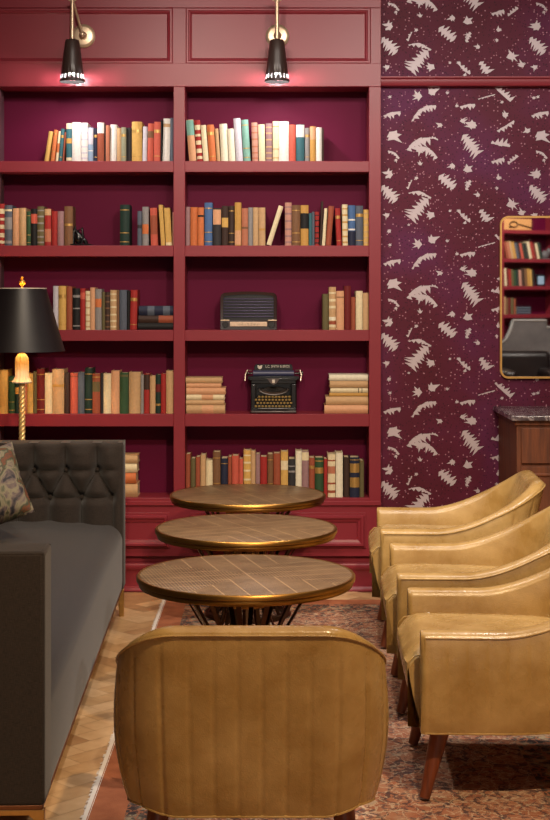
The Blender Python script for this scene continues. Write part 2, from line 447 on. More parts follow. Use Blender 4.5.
# ---------------------------------------------------------------- books
CW = {'white': (232, 226, 218), 'ivory': (236, 226, 196), 'cream': (232, 212, 166), 'yellow': (222, 170, 78), 'gold': (208, 150, 62),
      'orange': (222, 112, 52), 'coral': (214, 84, 62), 'red': (176, 32, 28), 'dark red': (120, 18, 18), 'rust': (166, 74, 44), 'terracotta': (196, 112, 78),
      'tan': (206, 160, 108), 'peach': (226, 160, 112), 'brown': (128, 84, 50), 'dark brown': (62, 38, 28), 'olive': (104, 92, 52), 'sage': (150, 150, 120),
      'green': (46, 82, 46), 'dark green': (22, 50, 40), 'teal': (46, 102, 112), 'mint': (120, 178, 160), 'light blue': (140, 168, 200), 'blue': (66, 104, 160),
      'slate': (84, 92, 108), 'navy': (28, 34, 62), 'grey': (142, 136, 134), 'lavender': (206, 200, 212), 'mauve': (158, 116, 118), 'charcoal': (48, 44, 46),
      'black': (22, 20, 22), 'pink': (204, 140, 118)}
def m_cloth(word):
    nm = word.replace(' ', '_')+'_book_cloth'
    c = CW[word]; g = sum(c)/3
    return mat(nm, tuple((v*.84+g*.16)*.93 for v in c), .68, 0, .2, 70, .25, 500, .35)
_BC = {}
def book_parts(w_, h_, d_, word, band, root):
    t = min(.003, w_*.14)
    ro = w_*.22
    arc = [(-w_/2+w_*k/6, .008-ro*sin(pi*k/6)) for k in range(7)]
    outer = [(-w_/2, d_)]+arc+[(w_/2, d_)]
    inner = [(w_/2-t, d_), (w_/2-t, .011), (-w_/2+t, .011), (-w_/2+t, d_)]
    poly = outer+inner
    b = MB(); n = len(poly); vs = [(p[0], p[1], 0) for p in poly]+[(p[0], p[1], h_) for p in poly]
    m = len(arc)
    # caps as quads between outer and inner outline
    fs = [(i, (i+1) % n, (i+1) % n+n, i+n) for i in range(n)]
    caps = [(0, 1, m+4, m+5), (m, m+1, m+2, m+3)]
    mid = tuple(range(1, m+1))+(m+3, m+4)
    for z in (0, n):
        for c in caps+[mid]: fs.append(tuple(i+z for i in c) if z else tuple(reversed(c)))
    b.add(vs, fs); b.build('cover', m_cloth(word), root, smooth=True)
    MB().box(-w_/2+t, w_/2-t, .0112, d_-.005, .003, h_-.004).build('pages', M_paper, root)
    for (f0, f1, bw) in band:
        q = MB(); e = .0007
        pts = [(p[0], p[1]-e) for p in arc]
        vs = [(p[0], p[1], h_*f0) for p in pts]+[(p[0], p[1], h_*f1) for p in pts]
        q.add(vs, [(i, i+1, i+1+7, i+7) for i in range(6)])
        mtl = m_cloth(bw) if bw != 'foil' else mat('gilt_tooling', (190, 150, 84), .4, .6, .4, 300)
        q.build('spine_label', mtl, root, smooth=True, fix=False)
KB = [(.08, .1, 'foil'), (.3, .32, 'foil'), (.86, .88, 'foil')]           # gilt lines
KT = [(.72, .8, 'foil'), (.12, .14, 'foil')]                               # gilt title
def L_(c, a=.7, b=.95): return [(a, b, c)]
P_ = [(.05, .12, 'cream'), (.2, .3, 'cream'), (.4, .5, 'cream'), (.6, .66, 'cream'), (.76, .88, 'cream')]
def PP(c): return [(.06, .1, c), (.2, .24, c), (.36, .4, c), (.55, .59, c), (.72, .76, c), (.88, .91, c)]
ROWS = {
 'top left shelf': (161, [(43.4,47.6,130.5,'yellow',4.6,[]),(49.6,53.4,129,'orange',3.6,KB),(54.4,57,130.5,'cream',3,L_('orange',.3,.6)),(57.6,61,128,'teal',2.7,KT),(61.4,62.9,131.5,'rust',2.4,[]),
   (65.4,71,122.5,'teal',0,[(.85,.99,'cream'),(.47,.6,'gold'),(.02,.1,'cream')]),(71.4,80.2,122,'white',0,[]),(80.4,87,122.3,'white',0,PP('lavender')),(87.3,92.4,127,'light blue',0,[(.5,.98,'lavender'),(.3,.33,'white')]),
   (92.8,96.4,127.5,'navy',0,KT),(96.8,103.6,122,'rust',0,[(.72,.99,'white')]),(103.8,105,124,'black',0,[]),(105.2,109,125,'terracotta',0,[]),(109.2,115.6,124,'white',.5,[]),(116.2,120.6,127.5,'tan',0,[]),
   (120.8,125.6,127,'sage',0,KT),(126,130.8,127,'charcoal',0,[]),(131,141.4,121,'yellow',0,KT),(141.8,146.2,126,'lavender',.7,[]),(146.6,152.6,123,'coral',.8,[(.62,.8,'brown')]),(153.2,159.8,121.5,'coral',.6,KT),
   (160.4,161.6,119,'black',0,[]),(162,169.2,118,'white',1,[(.8,.88,'tan')]),(169.9,173.2,117.5,'slate',0,[])]),
 'top right shelf': (161, [(189,196.4,119,'peach',-3.4,[(.62,.99,'mint')]),(197,202.8,119.5,'red',-3.2,P_),(203.4,208.6,124.5,'cream',-3,[]),(209.2,216.2,124,'orange',-2.8,KT),(216.8,220.4,128,'tan',-2.4,[]),
   (221,228.6,123,'ivory',-1.9,[]),(229,235.4,128,'ivory',-1.9,[]),(236,243,117.5,'lavender',-2.8,[]),(243.6,250.6,119,'mint',-2.6,KB),(252.2,258.2,122,'pink',-.9,PP('terracotta')),(258.9,265.4,124,'cream',-.8,[]),
   (266,272.2,123,'mauve',-.3,PP('tan')),(272.6,278.8,120.5,'cream',0,[(.1,.9,'gold')][:0]+KB),(279,288.8,120.8,'white',0,[]),(289.1,295.7,124,'coral',0,[]),(296.2,304.4,124,'teal',0,[(.66,.99,'white')]),
   (305,309.6,127.5,'grey',0,KT),(310,315.8,126,'gold',0,[(.62,.98,'peach')]),(316.2,321.8,127,'white',0,[]),(322,323.9,128,'dark brown',0,[])]),
 'second left shelf': (245.5, [(-3.2,3.3,203.5,'red',0,P_),(3.6,11,205,'slate',0,[(.05,.12,'grey'),(.4,.7,'grey'),(.85,.9,'cream')]),(11.4,18,208,'peach',0,[]),(18.4,25,207.8,'tan',0,[]),(25.3,29.4,211,'green',0,KB),
   (29.8,36.3,208.5,'black',0,[(.6,.86,'coral')]),(36.7,43.4,206.3,'olive',0,PP('grey')),(43.8,50.3,208.5,'red',0,[(.82,.99,'tan'),(.1,.45,'terracotta')]),(50.7,56.4,211,'red',0,[]),(56.8,62.8,211,'mauve',0,[]),
   (63.2,71.6,206,'brown',0,[(.5,.56,'foil')]),(119.2,128.8,204.5,'dark green',.2,KB),(137,141.3,211,'slate',0,[(.5,.6,'charcoal')]),(141.7,148,206.5,'grey',0,[(.3,.55,'orange')]),
   (150.4,157.4,207.5,'coral',-1,[(.3,.8,'rust')]),(160.8,165,204.5,'yellow',-2.6,[]),(165.7,171.8,207.5,'yellow',-2.2,[(.0,.08,'cream')]),(172,173.4,212,'pink',0,[])]),
 'second right shelf': (245.5, [(185.3,189.6,206.5,'mauve',0,[]),(190,197.2,207,'orange',0,[]),(197.4,203.6,207.3,'orange',0,[(.75,.8,'black')]),(204.2,212.2,202.5,'blue',0,KB),(212.8,220.8,208,'charcoal',0,[(.56,.96,'peach')]),
   (221.4,228,205.8,'dark brown',0,[(.46,.7,'yellow')]),(228.3,234.2,205.5,'dark brown',0,KB),(234.6,241,202.3,'gold',0,[(.02,.35,'peach')]),(241.4,247.8,208,'terracotta',0,[(.45,.5,'brown')]),(248.1,252.7,207.3,'grey',0,[]),
   (253,258.4,207.3,'tan',0,[]),(258.7,265.2,207.3,'tan',0,[(.4,.45,'gold')]),(266,271,205,'cream',12.2,[]),(285,291.6,202.3,'pink',0,PP('mauve')),(292,300.2,205,'brown',0,KB),
   (300.6,308.6,205,'gold',0,[(.42,.8,'black')]),(309,312,213,'teal',0,[]),(312.2,314.6,211.5,'slate',0,[]),(314.9,319.2,211.5,'red',0,PP('black')),(319.6,321.6,201,'dark brown',2,[]),
   (322,325.2,208,'cream',2.4,[]),(325.7,331.2,205.5,'rust',3.2,[]),(337,342,208,'red',-1.8,KT),(342.8,348.2,204.3,'cream',-.4,PP('gold')),(348.5,355.6,205,'blue',0,[(.62,.66,'white'),(.38,.42,'white'),(.0,.36,'navy')]),
   (356,363.4,205.5,'slate',0,KT),(363.8,368.8,209.5,'yellow',0,PP('tan'))]),
 'third left shelf': (330, [(52,57.5,286,'lavender',0,[]),(57.8,65.4,286,'yellow',0,KT),(65.7,71.4,286.5,'rust',0,[]),(71.8,79.3,288.5,'black',0,[(.78,.84,'grey'),(.5,.53,'grey'),(.08,.11,'grey')]),(79.6,84.7,288.5,'red',0,[(.74,.9,'coral')]),
   (85,89.4,291,'cream',0,PP('tan')),(89.7,94.4,287.5,'peach',0,[]),(94.7,101,289,'grey',0,[(.55,.76,'orange')]),(101.3,104.3,292,'olive',0,[]),(104.6,109.2,292,'dark brown',0,PP('brown')),
   (109.5,115.9,290,'tan',0,PP('cream')),(116.1,118.5,291,'brown',0,[]),(118.8,126.2,290,'slate',0,[]),(126.5,129,291,'black',0,[]),(129.3,136.2,290,'red',.8,KT)]),
 'third right shelf': (330, [(322.7,328.7,294,'olive',0,[]),(329.1,336.2,287,'tan',0,[(.06,.12,'cream'),(.22,.3,'ivory'),(.5,.56,'cream'),(.66,.72,'cream'),(.84,.88,'cream'),(.12,.2,'rust')]),(336.5,344.1,291,'peach',0,[(.83,.85,'brown')]),
   (344.5,351,286,'dark red',0,[]),(351.3,355.8,297,'rust',0,[]),(356.1,363,291,'cream',0,[]),(363.2,368.8,293,'tan',0,[])]),
 'fourth left shelf': (414, [(-3.4,6.8,370,'yellow',0,[]),(7.3,13.4,377,'green',0,KB),(13.8,18.4,379,'dark green',0,[(.55,.75,'gold')]),(18.8,25.8,374,'terracotta',0,[]),(26,31.8,374,'yellow',0,[]),(32,35.7,372,'olive',0,[]),
   (36,43.7,369,'dark red',0,KB),(44,51.4,373.5,'cream',0,[]),(51.7,63.5,369.5,'tan',0,[(.6,.66,'gold')]),(64,68.6,373.5,'dark brown',0,[]),(68.9,76.9,373.5,'coral',0,[(.9,.93,'rust')]),(77.2,83.7,372.5,'slate',0,[]),
   (84,91.5,368.5,'dark green',0,KB),(91.8,99.5,374,'rust',0,[(.55,.8,'olive'),(.9,.93,'foil')]),(99.7,102.4,374,'charcoal',0,[]),(102.7,110.4,374,'cream',0,[]),(110.7,119,371,'peach',0,[]),(119.3,127.9,373,'green',0,[(.9,.95,'olive')]),
   (128.2,140,372.5,'tan',0,[]),(140.2,143.3,375,'grey',0,[]),(143.5,149,374,'red',0,[(.6,.98,'dark brown')]),(149.3,154.9,376,'tan',0,[]),(155.1,160.1,375,'dark green',0,[(.55,.75,'dark red'),(.2,.25,'foil')]),
   (160.4,165.4,374,'red',0,[]),(165.7,173.2,371,'tan',0,[])]),
 'bottom right shelf': (498, [(185.3,190,455,'rust',0,[]),(190.4,195.2,459,'olive',0,[]),(195.5,199.9,457.5,'rust',0,[]),(200.2,205.4,455.5,'tan',0,[]),(205.8,212.4,461,'cream',0,[]),(212.8,220.2,452.5,'brown',0,KB),
   (220.7,227.5,459,'navy',0,KB),(227.8,231.4,457.5,'rust',0,[]),(231.8,238.6,456.5,'coral',0,[]),(238.9,243,459.5,'coral',0,[]),(243.4,250.6,451,'yellow',0,PP('cream')),(250.8,255.3,452,'tan',0,[]),
   (255.6,259.9,455,'mauve',0,[]),(260.2,267,457.5,'red',0,[]),(267.4,273,455,'brown',0,KB),(273.4,280.4,454,'rust',0,[]),(280.8,288,452,'yellow',0,[(.6,.8,'cream')]),(288.4,295.3,459.5,'charcoal',0,[(.8,.83,'grey'),(.65,.7,'grey')]),
   (295.6,301.7,451.5,'ivory',0,[]),(302,308.8,452,'mauve',0,[(.8,.98,'cream')]),(309.2,314.8,458.5,'rust',0,KT),(315.2,323.7,458.5,'green',0,[(.6,.75,'foil'),(.9,.93,'foil')]),(324,327.6,459.5,'red',0,[]),
   (328,335.6,455,'cream',0,[(.1,.16,'rust'),(.3,.34,'rust'),(.55,.72,'terracotta'),(.84,.87,'rust')]),(336,343,453.5,'ivory',0,[]),(344,349.7,458,'dark brown',0,[]),(350.1,359.6,458,'navy',0,[(.25,.5,'foil'),(.62,.85,'foil'),(.93,.95,'foil')]),(360,364.4,461.5,'olive',0,[])]),
}
ORD = ['first','second','third','fourth','fifth','sixth','seventh','eighth','ninth','tenth','eleventh','twelfth','thirteenth','fourteenth','fifteenth','sixteenth','seventeenth','eighteenth','nineteenth','twentieth']
labels_used = set()
def label_of(word, i, row, shelf, lean):
    lw = row[i-1][3] if i > 0 else None; rw = row[i+1][3] if i+1 < len(row) else None
    a = ('leaning ' if abs(lean) > 1.8 else '')+word+' book'
    if word == lw == rw: a += ' between two '+word+' books'
    elif lw is None: a += ' at the left end, beside the '+rw+' book'
    elif rw is None: a += ' at the right end, beside the '+lw+' book'
    elif lw == rw: a += ' between two '+lw+' books'
    else: a += ' between '+lw+' and '+rw+' books'
    a += ', '+shelf
    return a
def add_book(px0, px1, yt, yb, word, lean, band, label, group, Yf):
    x0, x1 = (px0-VX)/(F/Y0), (px1-VX)/(F/Y0)
    hh = (yb-yt)/(F/Y0); ww = (x1-x0)-.0006; lx = lean/(F/Y0)
    ang = math.asin(max(-.9, min(.9, lx/hh)))
    h_ = hh/cos(ang) if abs(lean) < 1 else (hh-ww*abs(sin(ang)))/cos(ang)
    w_ = ww*cos(ang)
    dd = random.uniform(.12, .155)
    zb_ = Z(yb, Y0)+.0005
    if ang >= 0: piv = (x1, w_/2)
    else: piv = (x0, -w_/2)
    # rotate about Y so that the pivot corner stays on the shelf
    cx = piv[0]-piv[1]*cos(ang)
    cz = zb_+piv[1]*sin(ang)
    r = empty('book', (cx, Yf, cz), 0, label, 'book', group)
    r.rotation_euler = (0, ang, 0)
    book_parts(w_, h_, dd, word, band, r)
rb = random.Random(11)
for shelf, (yb, row) in ROWS.items():
    names = [label_of(b[3], i, row, shelf, b[4]) for i, b in enumerate(row)]
    for i, b in enumerate(row):
        nm = names[i]
        if names.count(nm) > 1:
            # count along the books of this colour
            same = [k for k, c in enumerate(row) if c[3] == b[3]]
            if len(same) > 1:
                nm = ('leaning ' if abs(b[4]) > 1.8 else '')+'%s of the %s books from the left, ' % (ORD[same.index(i)], b[3])+shelf
        assert nm not in labels_used, nm
        labels_used.add(nm)
        Yf = Y0+.012+rb.uniform(0, .02)
        add_book(b[0], b[1], b[2], yb, b[3], b[4], b[5], nm, 'upright books on the '+shelf, Yf)
# flat stacks
def flat_book(x0, x1, yt, yb, word, label, group, Yf, dd=.15, rz=0, band=[]):
    th = (yb-yt)/(F/Y0)-.0005; ln = (x1-x0)/(F/Y0)
    cx = ((x0+x1)/2-VX)/(F/Y0); zb_ = Z(yb, Y0)
    r = empty('book', (cx+ln/2, Yf, zb_+th/2+.0003), 0, label, 'book', group)
    r.rotation_euler = (0, -pi/2, 0)
    book_parts(th, ln, dd, word, band, r)
g = 'flat books beside the red one on the third left shelf'
flat_book(137.4, 173, 323, 330, 'black', 'black book lying flat, bottom of three on the third left shelf', g, Y0+.02, band=[(.0,.99,'charcoal')][:0])
flat_book(138, 173, 315.6, 322.9, 'dark brown', 'brown book with orange spine label lying flat, middle of three', g, Y0+.018, band=[(.0, .42, 'rust')])
flat_book(138.5, 173, 306, 315.5, 'navy', 'navy patterned book lying flat, topmost of three on third left shelf', g, Y0+.022, band=[(.1,.3,'slate'),(.55,.75,'slate')])
g = 'coverless tan books stacked left of the typewriter'
pos = ['topmost', 'second from top', 'third from top', 'fourth from top', 'second from bottom', 'bottom']
for k, (x1, a, b, c) in enumerate(((222, 378, 383.3, 'tan'), (221, 383.6, 388, 'peach'), (225.3, 388.3, 394.8, 'peach'), (224.3, 395.1, 400.2, 'cream'), (224, 400.6, 405.2, 'tan'), (224.8, 405.6, 414, 'tan'))):
    flat_book(185.4+rb.uniform(0, .6), x1, a, b+.15 if k < 5 else b, c, '%s flat book, %s of the pile left of the typewriter' % (c, pos[k]), g, Y0+.02+rb.uniform(0, .012), band=[(.3,.6,'peach')] if k % 2 else [])
g = 'coverless tan books stacked right of the typewriter'
for k, (x0, a, b, c) in enumerate(((329.4, 375, 381, 'ivory'), (330, 381.2, 388.2, 'tan'), (330.6, 388.6, 393.2, 'cream'), (329.6, 393.4, 396.8, 'gold'), (326, 397, 405.4, 'tan'), (324.6, 405.6, 414, 'peach'))):
    flat_book(x0, 368.4, a, b, c, '%s flat book, %s of the pile right of the typewriter' % (c, pos[k]), g, Y0+.02+rb.uniform(0, .012), band=[(.15,.17,'black'),(.24,.26,'black')] if k == 2 else [])
g = 'books piled on the bottom left shelf behind the sofa'
for k, (x1, a, b, c) in enumerate(((137, 456, 464, 'tan'), (136.5, 464.3, 473.3, 'cream'), (135.5, 473.6, 484.5, 'orange'), (137, 484.8, 498, 'tan'))):
    flat_book(100, x1, a, b, c, '%s flat book, %s of four behind the sofa on the bottom shelf' % (c, ['topmost', 'second from top', 'second from bottom', 'bottom'][k]), g, Y0+.02+k*.004)

# small black ornament on the second left shelf
orn = MB(); oz = bz(245.5)+.004
oc = X(78, Y0)
orn.box(oc-.045, oc+.06, Y0+.03, Y0+.09, oz, oz+.006)
orn.tube([(oc-.035, Y0+.06, oz), (oc-.03, Y0+.06, oz+.075), (oc-.02, Y0+.06, oz+.1)], [.012, .009, .004])
orn.tube([(oc-.028, Y0+.06, oz+.085), (oc, Y0+.055, oz+.05), (oc+.03, Y0+.06, oz+.02), (oc+.04, Y0+.06, oz)], [.008, .014, .012, .008])
orn.tube([(oc-.01, Y0+.05, oz+.07), (oc+.015, Y0+.05, oz+.09), (oc+.02, Y0+.05, oz+.04), (oc+.01, Y0+.05, oz)], [.006, .006, .008, .006])
orn.ellipsoid((oc-.005, Y0+.055, oz+.035), (.02, .018, .03))
tag(orn.build('figurine', M_black, smooth=True), 'small black sculpted figurine beside the brown book, second left shelf', 'ornament')

# ---------------------------------------------------------------- radio
rx = X(248.5, Y0); rw = X(277, Y0)-X(220, Y0); rh = (330-291.5)/(F/Y0); rz_ = bz(330)
rad = empty('radio', (rx, Y0+.025, rz_+.0005), 0, 'vintage black radio with horizontal grille slats and lit dial strip', 'radio')
hw = rw/2
def arch(hw, hh, r, n=6, crown=.006, z0=0):
    pts = [(-hw, z0), (hw, z0)]
    for k in range(n+1): a = (pi/2)*k/n; pts.append((hw-r+r*cos(a), hh-crown-r+r*sin(a)))
    for k in range(1, 6): t = k/6; pts.append(((hw-r)*(1-2*t), hh-crown+crown*sin(pi*t)))
    for k in range(n+1): a = pi/2+(pi/2)*k/n; pts.append((-hw+r+r*cos(a), hh-crown-r+r*sin(a)))
    return pts
b = MB(); b.prism(arch(hw, rh, .028), 'y', .012, .16)
o = b.build('cabinet', M_knob, rad, bevel=.006, seg=3)
b = MB(); A = arch(hw, rh, .028); B = arch(hw-.016, rh-.016, .018, z0=.05)
# raised rim ring at the front
n_ = len(A)
vs = [(p[0], .0, p[1]) for p in A]+[(p[0]*.985, -.006, p[1]*.99+.001) for p in A]+[(p[0], -.004, p[1]) for p in B]+[(p[0], .012, p[1]) for p in B]+[(p[0], .013, p[1]) for p in A]
fs = []
for i in range(n_):
    j = (i+1) % n_
    fs += [(n_*4+i, n_*4+j, j, i), (i, j, n_+j, n_+i), (n_+i, n_+j, 2*n_+j, 2*n_+i), (2*n_+i, 2*n_+j, 3*n_+j, 3*n_+i)]
b.add(vs, fs); b.build('rim', mat('brown_bakelite', (50, 34, 32), .2), rad, smooth=True)
for k in range(7):
    zz = .066+k*.0155
    MB().box(-hw+.017, hw-.017, -.001, .012, zz, zz+.006).build('grille_slat', mat('grille_metal', (70, 60, 84), .25, .6), rad, bevel=.0015)
b = MB(); b.box(-hw+.052, hw-.052, -.008, .0, .018, .042)
dial = b.build('dial', mat('cream_dial', (206, 176, 150), .4, 0, .3, 90), rad, bevel=.002)
b = MB()
for k in range(15): b.box(-.055+k*.0078, -.0538+k*.0078, -.0088, -.008, .022, .034+(.003 if k % 3 == 0 else 0))
b.build('dial_marks', M_knob, dial)
MB().box(-hw+.002, -hw+.048, -.007, .0, .047, .053).box(hw-.048, hw-.002, -.007, .0, .047, .053).box(-hw+.04, hw-.04, -.004, .0, .046, .049).build('trim_bar', M_nickel, rad, bevel=.001)
for sx in (-1, 1):
    b = MB(); b.tube([(sx*(hw-.028), .012, .027), (sx*(hw-.028), -.018, .027)], [.018, .016], 20); b.build('knob', M_knob, rad, smooth=True, bevel=.001)

# ---------------------------------------------------------------- typewriter
tx = X(273.5, Y0); tz = bz(414)
tw = empty('typewriter', (tx, Y0+.088, tz+.0005), 0, 'antique black typewriter with round keys between two piles of tan books', 'typewriter')
U = 1/(F/Y0)      # metres per photo pixel at the shelf
W2 = 21.5*U
tw.scale = (1.07, .92, 1.03)
b = MB()
b.box(-W2, W2, -.02, .122, .008, 4.2*U+.004)                              # base
b.box(-W2, -W2+.026, .0, .122, .02, 28*U); b.box(W2-.026, W2, .0, .122, .02, 28*U)
b.box(-W2, W2, .11, .122, .02, 30*U)
b.box(-W2, W2, .015, .122, 28*U, 33*U)
b.build('body', M_black, tw, bevel=.004, seg=3)
b = MB()
for sx in (-1, 1):
    for y in (.0, .105): b.tube([(sx*(W2-.02), y, 0), (sx*(W2-.02), y, .01)], .012, 12)
b.build('feet', M_knob, tw)
b = MB()   # type basket crescents
for r0, m_ in ((.072, 0), (.058, 1)):
    pts = [(r0*cos(a), .004+m_*.02, 29*U-.03-abs(r0*.42*sin(a))*1.0) for a in [pi+pi*k/16 for k in range(17)]]
    b.tube(pts, .0045, 8, m_)
b.build('type_basket', [mat('steel_dull', (120, 112, 108), .35, .8), M_iron], tw, smooth=True)
b = MB()
for k in range(26):
    a = pi+.25+(pi-.5)*k/25
    b.tube([(.066*cos(a), .01, 29*U-.03+.028*sin(a)), (.02*cos(a), .06, 25*U+.004*sin(a))], .0012, 4)
b.build('typebars', mat('steel_dull', (120, 112, 108)), tw)
# keys in four rows
kr = random.Random(4)
mk = mat('key_glass', (150, 122, 70), .3, 0, .4, 200)
kcnt = 0
for row, (n, zz, yy) in enumerate(((11, 7.2*U, -.062), (11, 10.3*U, -.047), (11, 13.2*U, -.032), (10, 16*U, -.017))):
    for k in range(n):
        xx = (k-(n-1)/2)*.0165+(.004 if row % 2 else -.004)
        q = MB(); q.tube([(xx, yy+.0, zz-.004), (xx, yy-.002, zz+.0015)], [.0062, .0058], 10)
        q.build('key', mk, tw, smooth=True)
b = MB()
for row, (zz, yy) in enumerate(((7.2*U, -.062), (10.3*U, -.047), (13.2*U, -.032), (16*U, -.017))):
    for k in range(11):
        xx = (k-5)*.0165+(.004 if row % 2 else -.004); b.tube([(xx, yy, zz-.003), (xx, .02, zz-.012)], .0012, 4)
b.build('key_levers', M_iron, tw)
b = MB(); b.tube([(-.068, -.076, 4.6*U), (.068, -.076, 4.6*U)], .006, 10); b.build('space_bar', M_knob, tw, smooth=True)
b = MB(); b.prism([(-W2, .004), (W2, .004), (W2, 2.6*U), (-W2, 2.6*U)], 'y', -.082, -.02); b.build('front_apron', mat('steel_worn', (92, 82, 80), .35, .7, .4, 60), tw, bevel=.003)
b = MB(); b.box(-24.5*U, 24.5*U, .03, .12, 32.2*U, 35.4*U); b.box(-23*U, 23*U, .0, .03, 31.6*U, 34*U)
car = b.build('carriage', M_black, tw, bevel=.002)
b = MB(); b.tube([(-19.5*U, .05, 38*U), (19.5*U, .05, 38*U)], .0155, 20); b.build('platen', mat('platen_rubber', (52, 54, 84), .4), car, smooth=True, bevel=.001)
for sx in (-1, 1):
    b = MB(); b.tube([(sx*20*U, .05, 38*U), (sx*25*U, .05, 38*U)], [.006, .006], 12)
    b.tube([(sx*24*U, .05, 38*U), (sx*(28 if sx > 0 else 26)*U, .05, 38*U)], [.014, .013], 16)
    b.build('platen_knob', M_knob, car, smooth=True)
    b = MB(); b.tube([(sx*21*U, .04, 41*U), (sx*25*U, .02, 41.5*U), (sx*26.5*U, .01, 37*U), (sx*(27 if sx < 0 else 25.5)*U, .0, 31*U)], .0028, 6)
    b.build('carriage_lever', mat('lever_steel', (176, 158, 140), .3, .8), car, smooth=True)
b = MB(); b.prism([(-18*U, 38*U), (18*U, 38*U), (18.5*U, 44*U), (17*U, 46.8*U), (-17*U, 46.8*U), (-18.5*U, 44*U)], 'y', .072, .078)
pr = b.build('paper_rest', M_black, car, bevel=.001)
def text(s, name, loc, size, m, parent, rot=(pi/2, 0, 0), ext=.0006, sx=1):
    c = bpy.data.curves.new(name, 'FONT'); c.body = s; c.size = size; c.extrude = ext; c.align_x = 'CENTER'; c.align_y = 'CENTER'
    c.materials.append(m); o = bpy.data.objects.new(name, c); COL.objects.link(o); o.location = loc; o.rotation_euler = rot; o.scale = (sx, 1, 1)
    me = bpy.data.meshes.new_from_object(o); me.name = name; bpy.data.objects.remove(o)
    o = bpy.data.objects.new(name, me); COL.objects.link(o); o.location = loc; o.rotation_euler = rot; o.scale = (sx, 1, 1)
    if parent: o.parent = parent
    return o
M_letter = mat('pale_lettering', (200, 190, 176), .5)
text('L.C. SMITH & BROS', 'lettering', (.020, .0705, 44.6*U), .0185, M_letter, pr, sx=.78)
b = MB(); b.prism([(-14.6*U, 46*U), (-13.2*U, 45*U), (-11.6*U, 46*U), (-10.6*U, 45.6*U), (-11.4*U, 43*U), (-12.4*U, 42*U), (-13.6*U, 42*U), (-14.8*U, 43.2*U), (-15.4*U, 45.6*U)], 'y', .0700, .0722)
b.build('emblem', M_letter, pr)
b = MB(); b.prism([(-6*U, 33.4*U), (6*U, 33.4*U), (3.2*U, 29*U), (0, 27*U), (-3.2*U, 29*U)], 'y', -.006, .0)
sh = b.build('front_crest', mat('steel_worn', (92, 82, 80)), tw, bevel=.001)
MB().box(-1.3*U, 1.3*U, -.009, -.006, 29.2*U, 32.4*U).build('badge', M_letter, sh)

# ---------------------------------------------------------------- picture lights (sconces) over the bookcase
def sconce(px, shade_px, label, tilt):
    s = empty('wall_sconce', (X(px, Y0), Y0, bz(36)), 0, label, 'wall light', 'black cone wall lights over the bookcase')
    b = MB(); b.tube([(0, .014, 0), (0, -.004, 0), (0, -.010, 0), (0, -.012, 0)], [.061, .061, .052, .044], 36)
    b.tube([(0, -.01, 0), (0, -.034, 0)], [.022, .014], 20)
    b.build('backplate', M_nickel, s, smooth=True)
    b = MB(); b.ellipsoid((0, -.045, 0), (.017, .017, .017)); b.build('swivel_joint', M_nickel, s, smooth=True)
    ox = X(shade_px, Y0)-X(px, Y0)
    tx_ = ox
    topz = .155
    b = MB(); b.tube([(0, -.045, 0), (tx_*.9, -.13, topz)], [.008, .0065], 12); b.build('lower_arm', M_nickel, s, smooth=True)
    b = MB(); b.ellipsoid((tx_, -.135, topz), (.013, .013, .016)); b.tube([(tx_-.022, -.135, topz+.008), (tx_+.022, -.135, topz+.008)], .007, 10)
    b.build('elbow_joint', M_nickel, s, smooth=True)
    b = MB(); b.tube([(tx_, -.137, topz), (tx_, -.14, -.045)], [.0095, .011], 12); b.build('drop_arm', M_nickel, s, smooth=True)
    # shade: cone with a ring of slots near the rim
    zt_, zb_ = -.052, -.262; rt, rbm = .037, .0635
    n = 36; prof = [(rt*.35, zt_+.012), (rt*.9, zt_+.006), (rt, zt_)]
    def rr(z): return rt+(rbm-rt)*(zt_-z)/(zt_-zb_)
    zs = [zt_, zt_-.06, zt_-.12, zb_+.038, zb_+.016, zb_]
    b = MB(); rings = [(rt*.35, zt_+.012), (rt*.9, zt_+.006)]+[(rr(z), z) for z in zs[:-1]]+[(rr(zb_)+.002, zb_+.006), (rr(zb_), zb_)]
    vs = []; fs = []
    for (r, z) in rings:
        for k in range(n): a = 2*pi*k/n; vs.append((tx_+r*cos(a), -.14+r*sin(a), z))
    slot = 5   # quads between ring 5 and 6 are the slot ring
    for i in range(len(rings)-1):
        for k in range(n):
            if i == slot and k % 2 == 0: continue
            fs.append((i*n+k, i*n+(k+1) % n, (i+1)*n+(k+1) % n, (i+1)*n+k))
    fs.append(tuple(range(n)))
    b.add(vs, fs)
    o = b.build('shade', [M_shade, M_lining], s, smooth=True)
    so = o.modifiers.new('solid', 'SOLIDIFY'); so.thickness = .0015; so.offset = -1; so.material_offset = 1
    b = MB(); b.ellipsoid((tx_, -.14, zb_+.065), (.02, .02, .026)); b.build('bulb', emit('sconce_bulb', (255, 236, 224), 3), s, smooth=True)
    l = bpy.data.lights.new('sconce_lamp', 'POINT'); l.energy = 12.5; l.color = (1, .92, .92); l.shadow_soft_size = .018
    lo = bpy.data.objects.new('sconce_lamp', l); COL.objects.link(lo); lo.parent = s; lo.location = (tx_, -.14, zb_+.024)
    return s
sconce(83.5, 76, 'black cone wall light on brass arm, above the left shelves', 0)
sconce(277.5, 277, 'black cone wall light on brass arm, above the right shelves', 0)

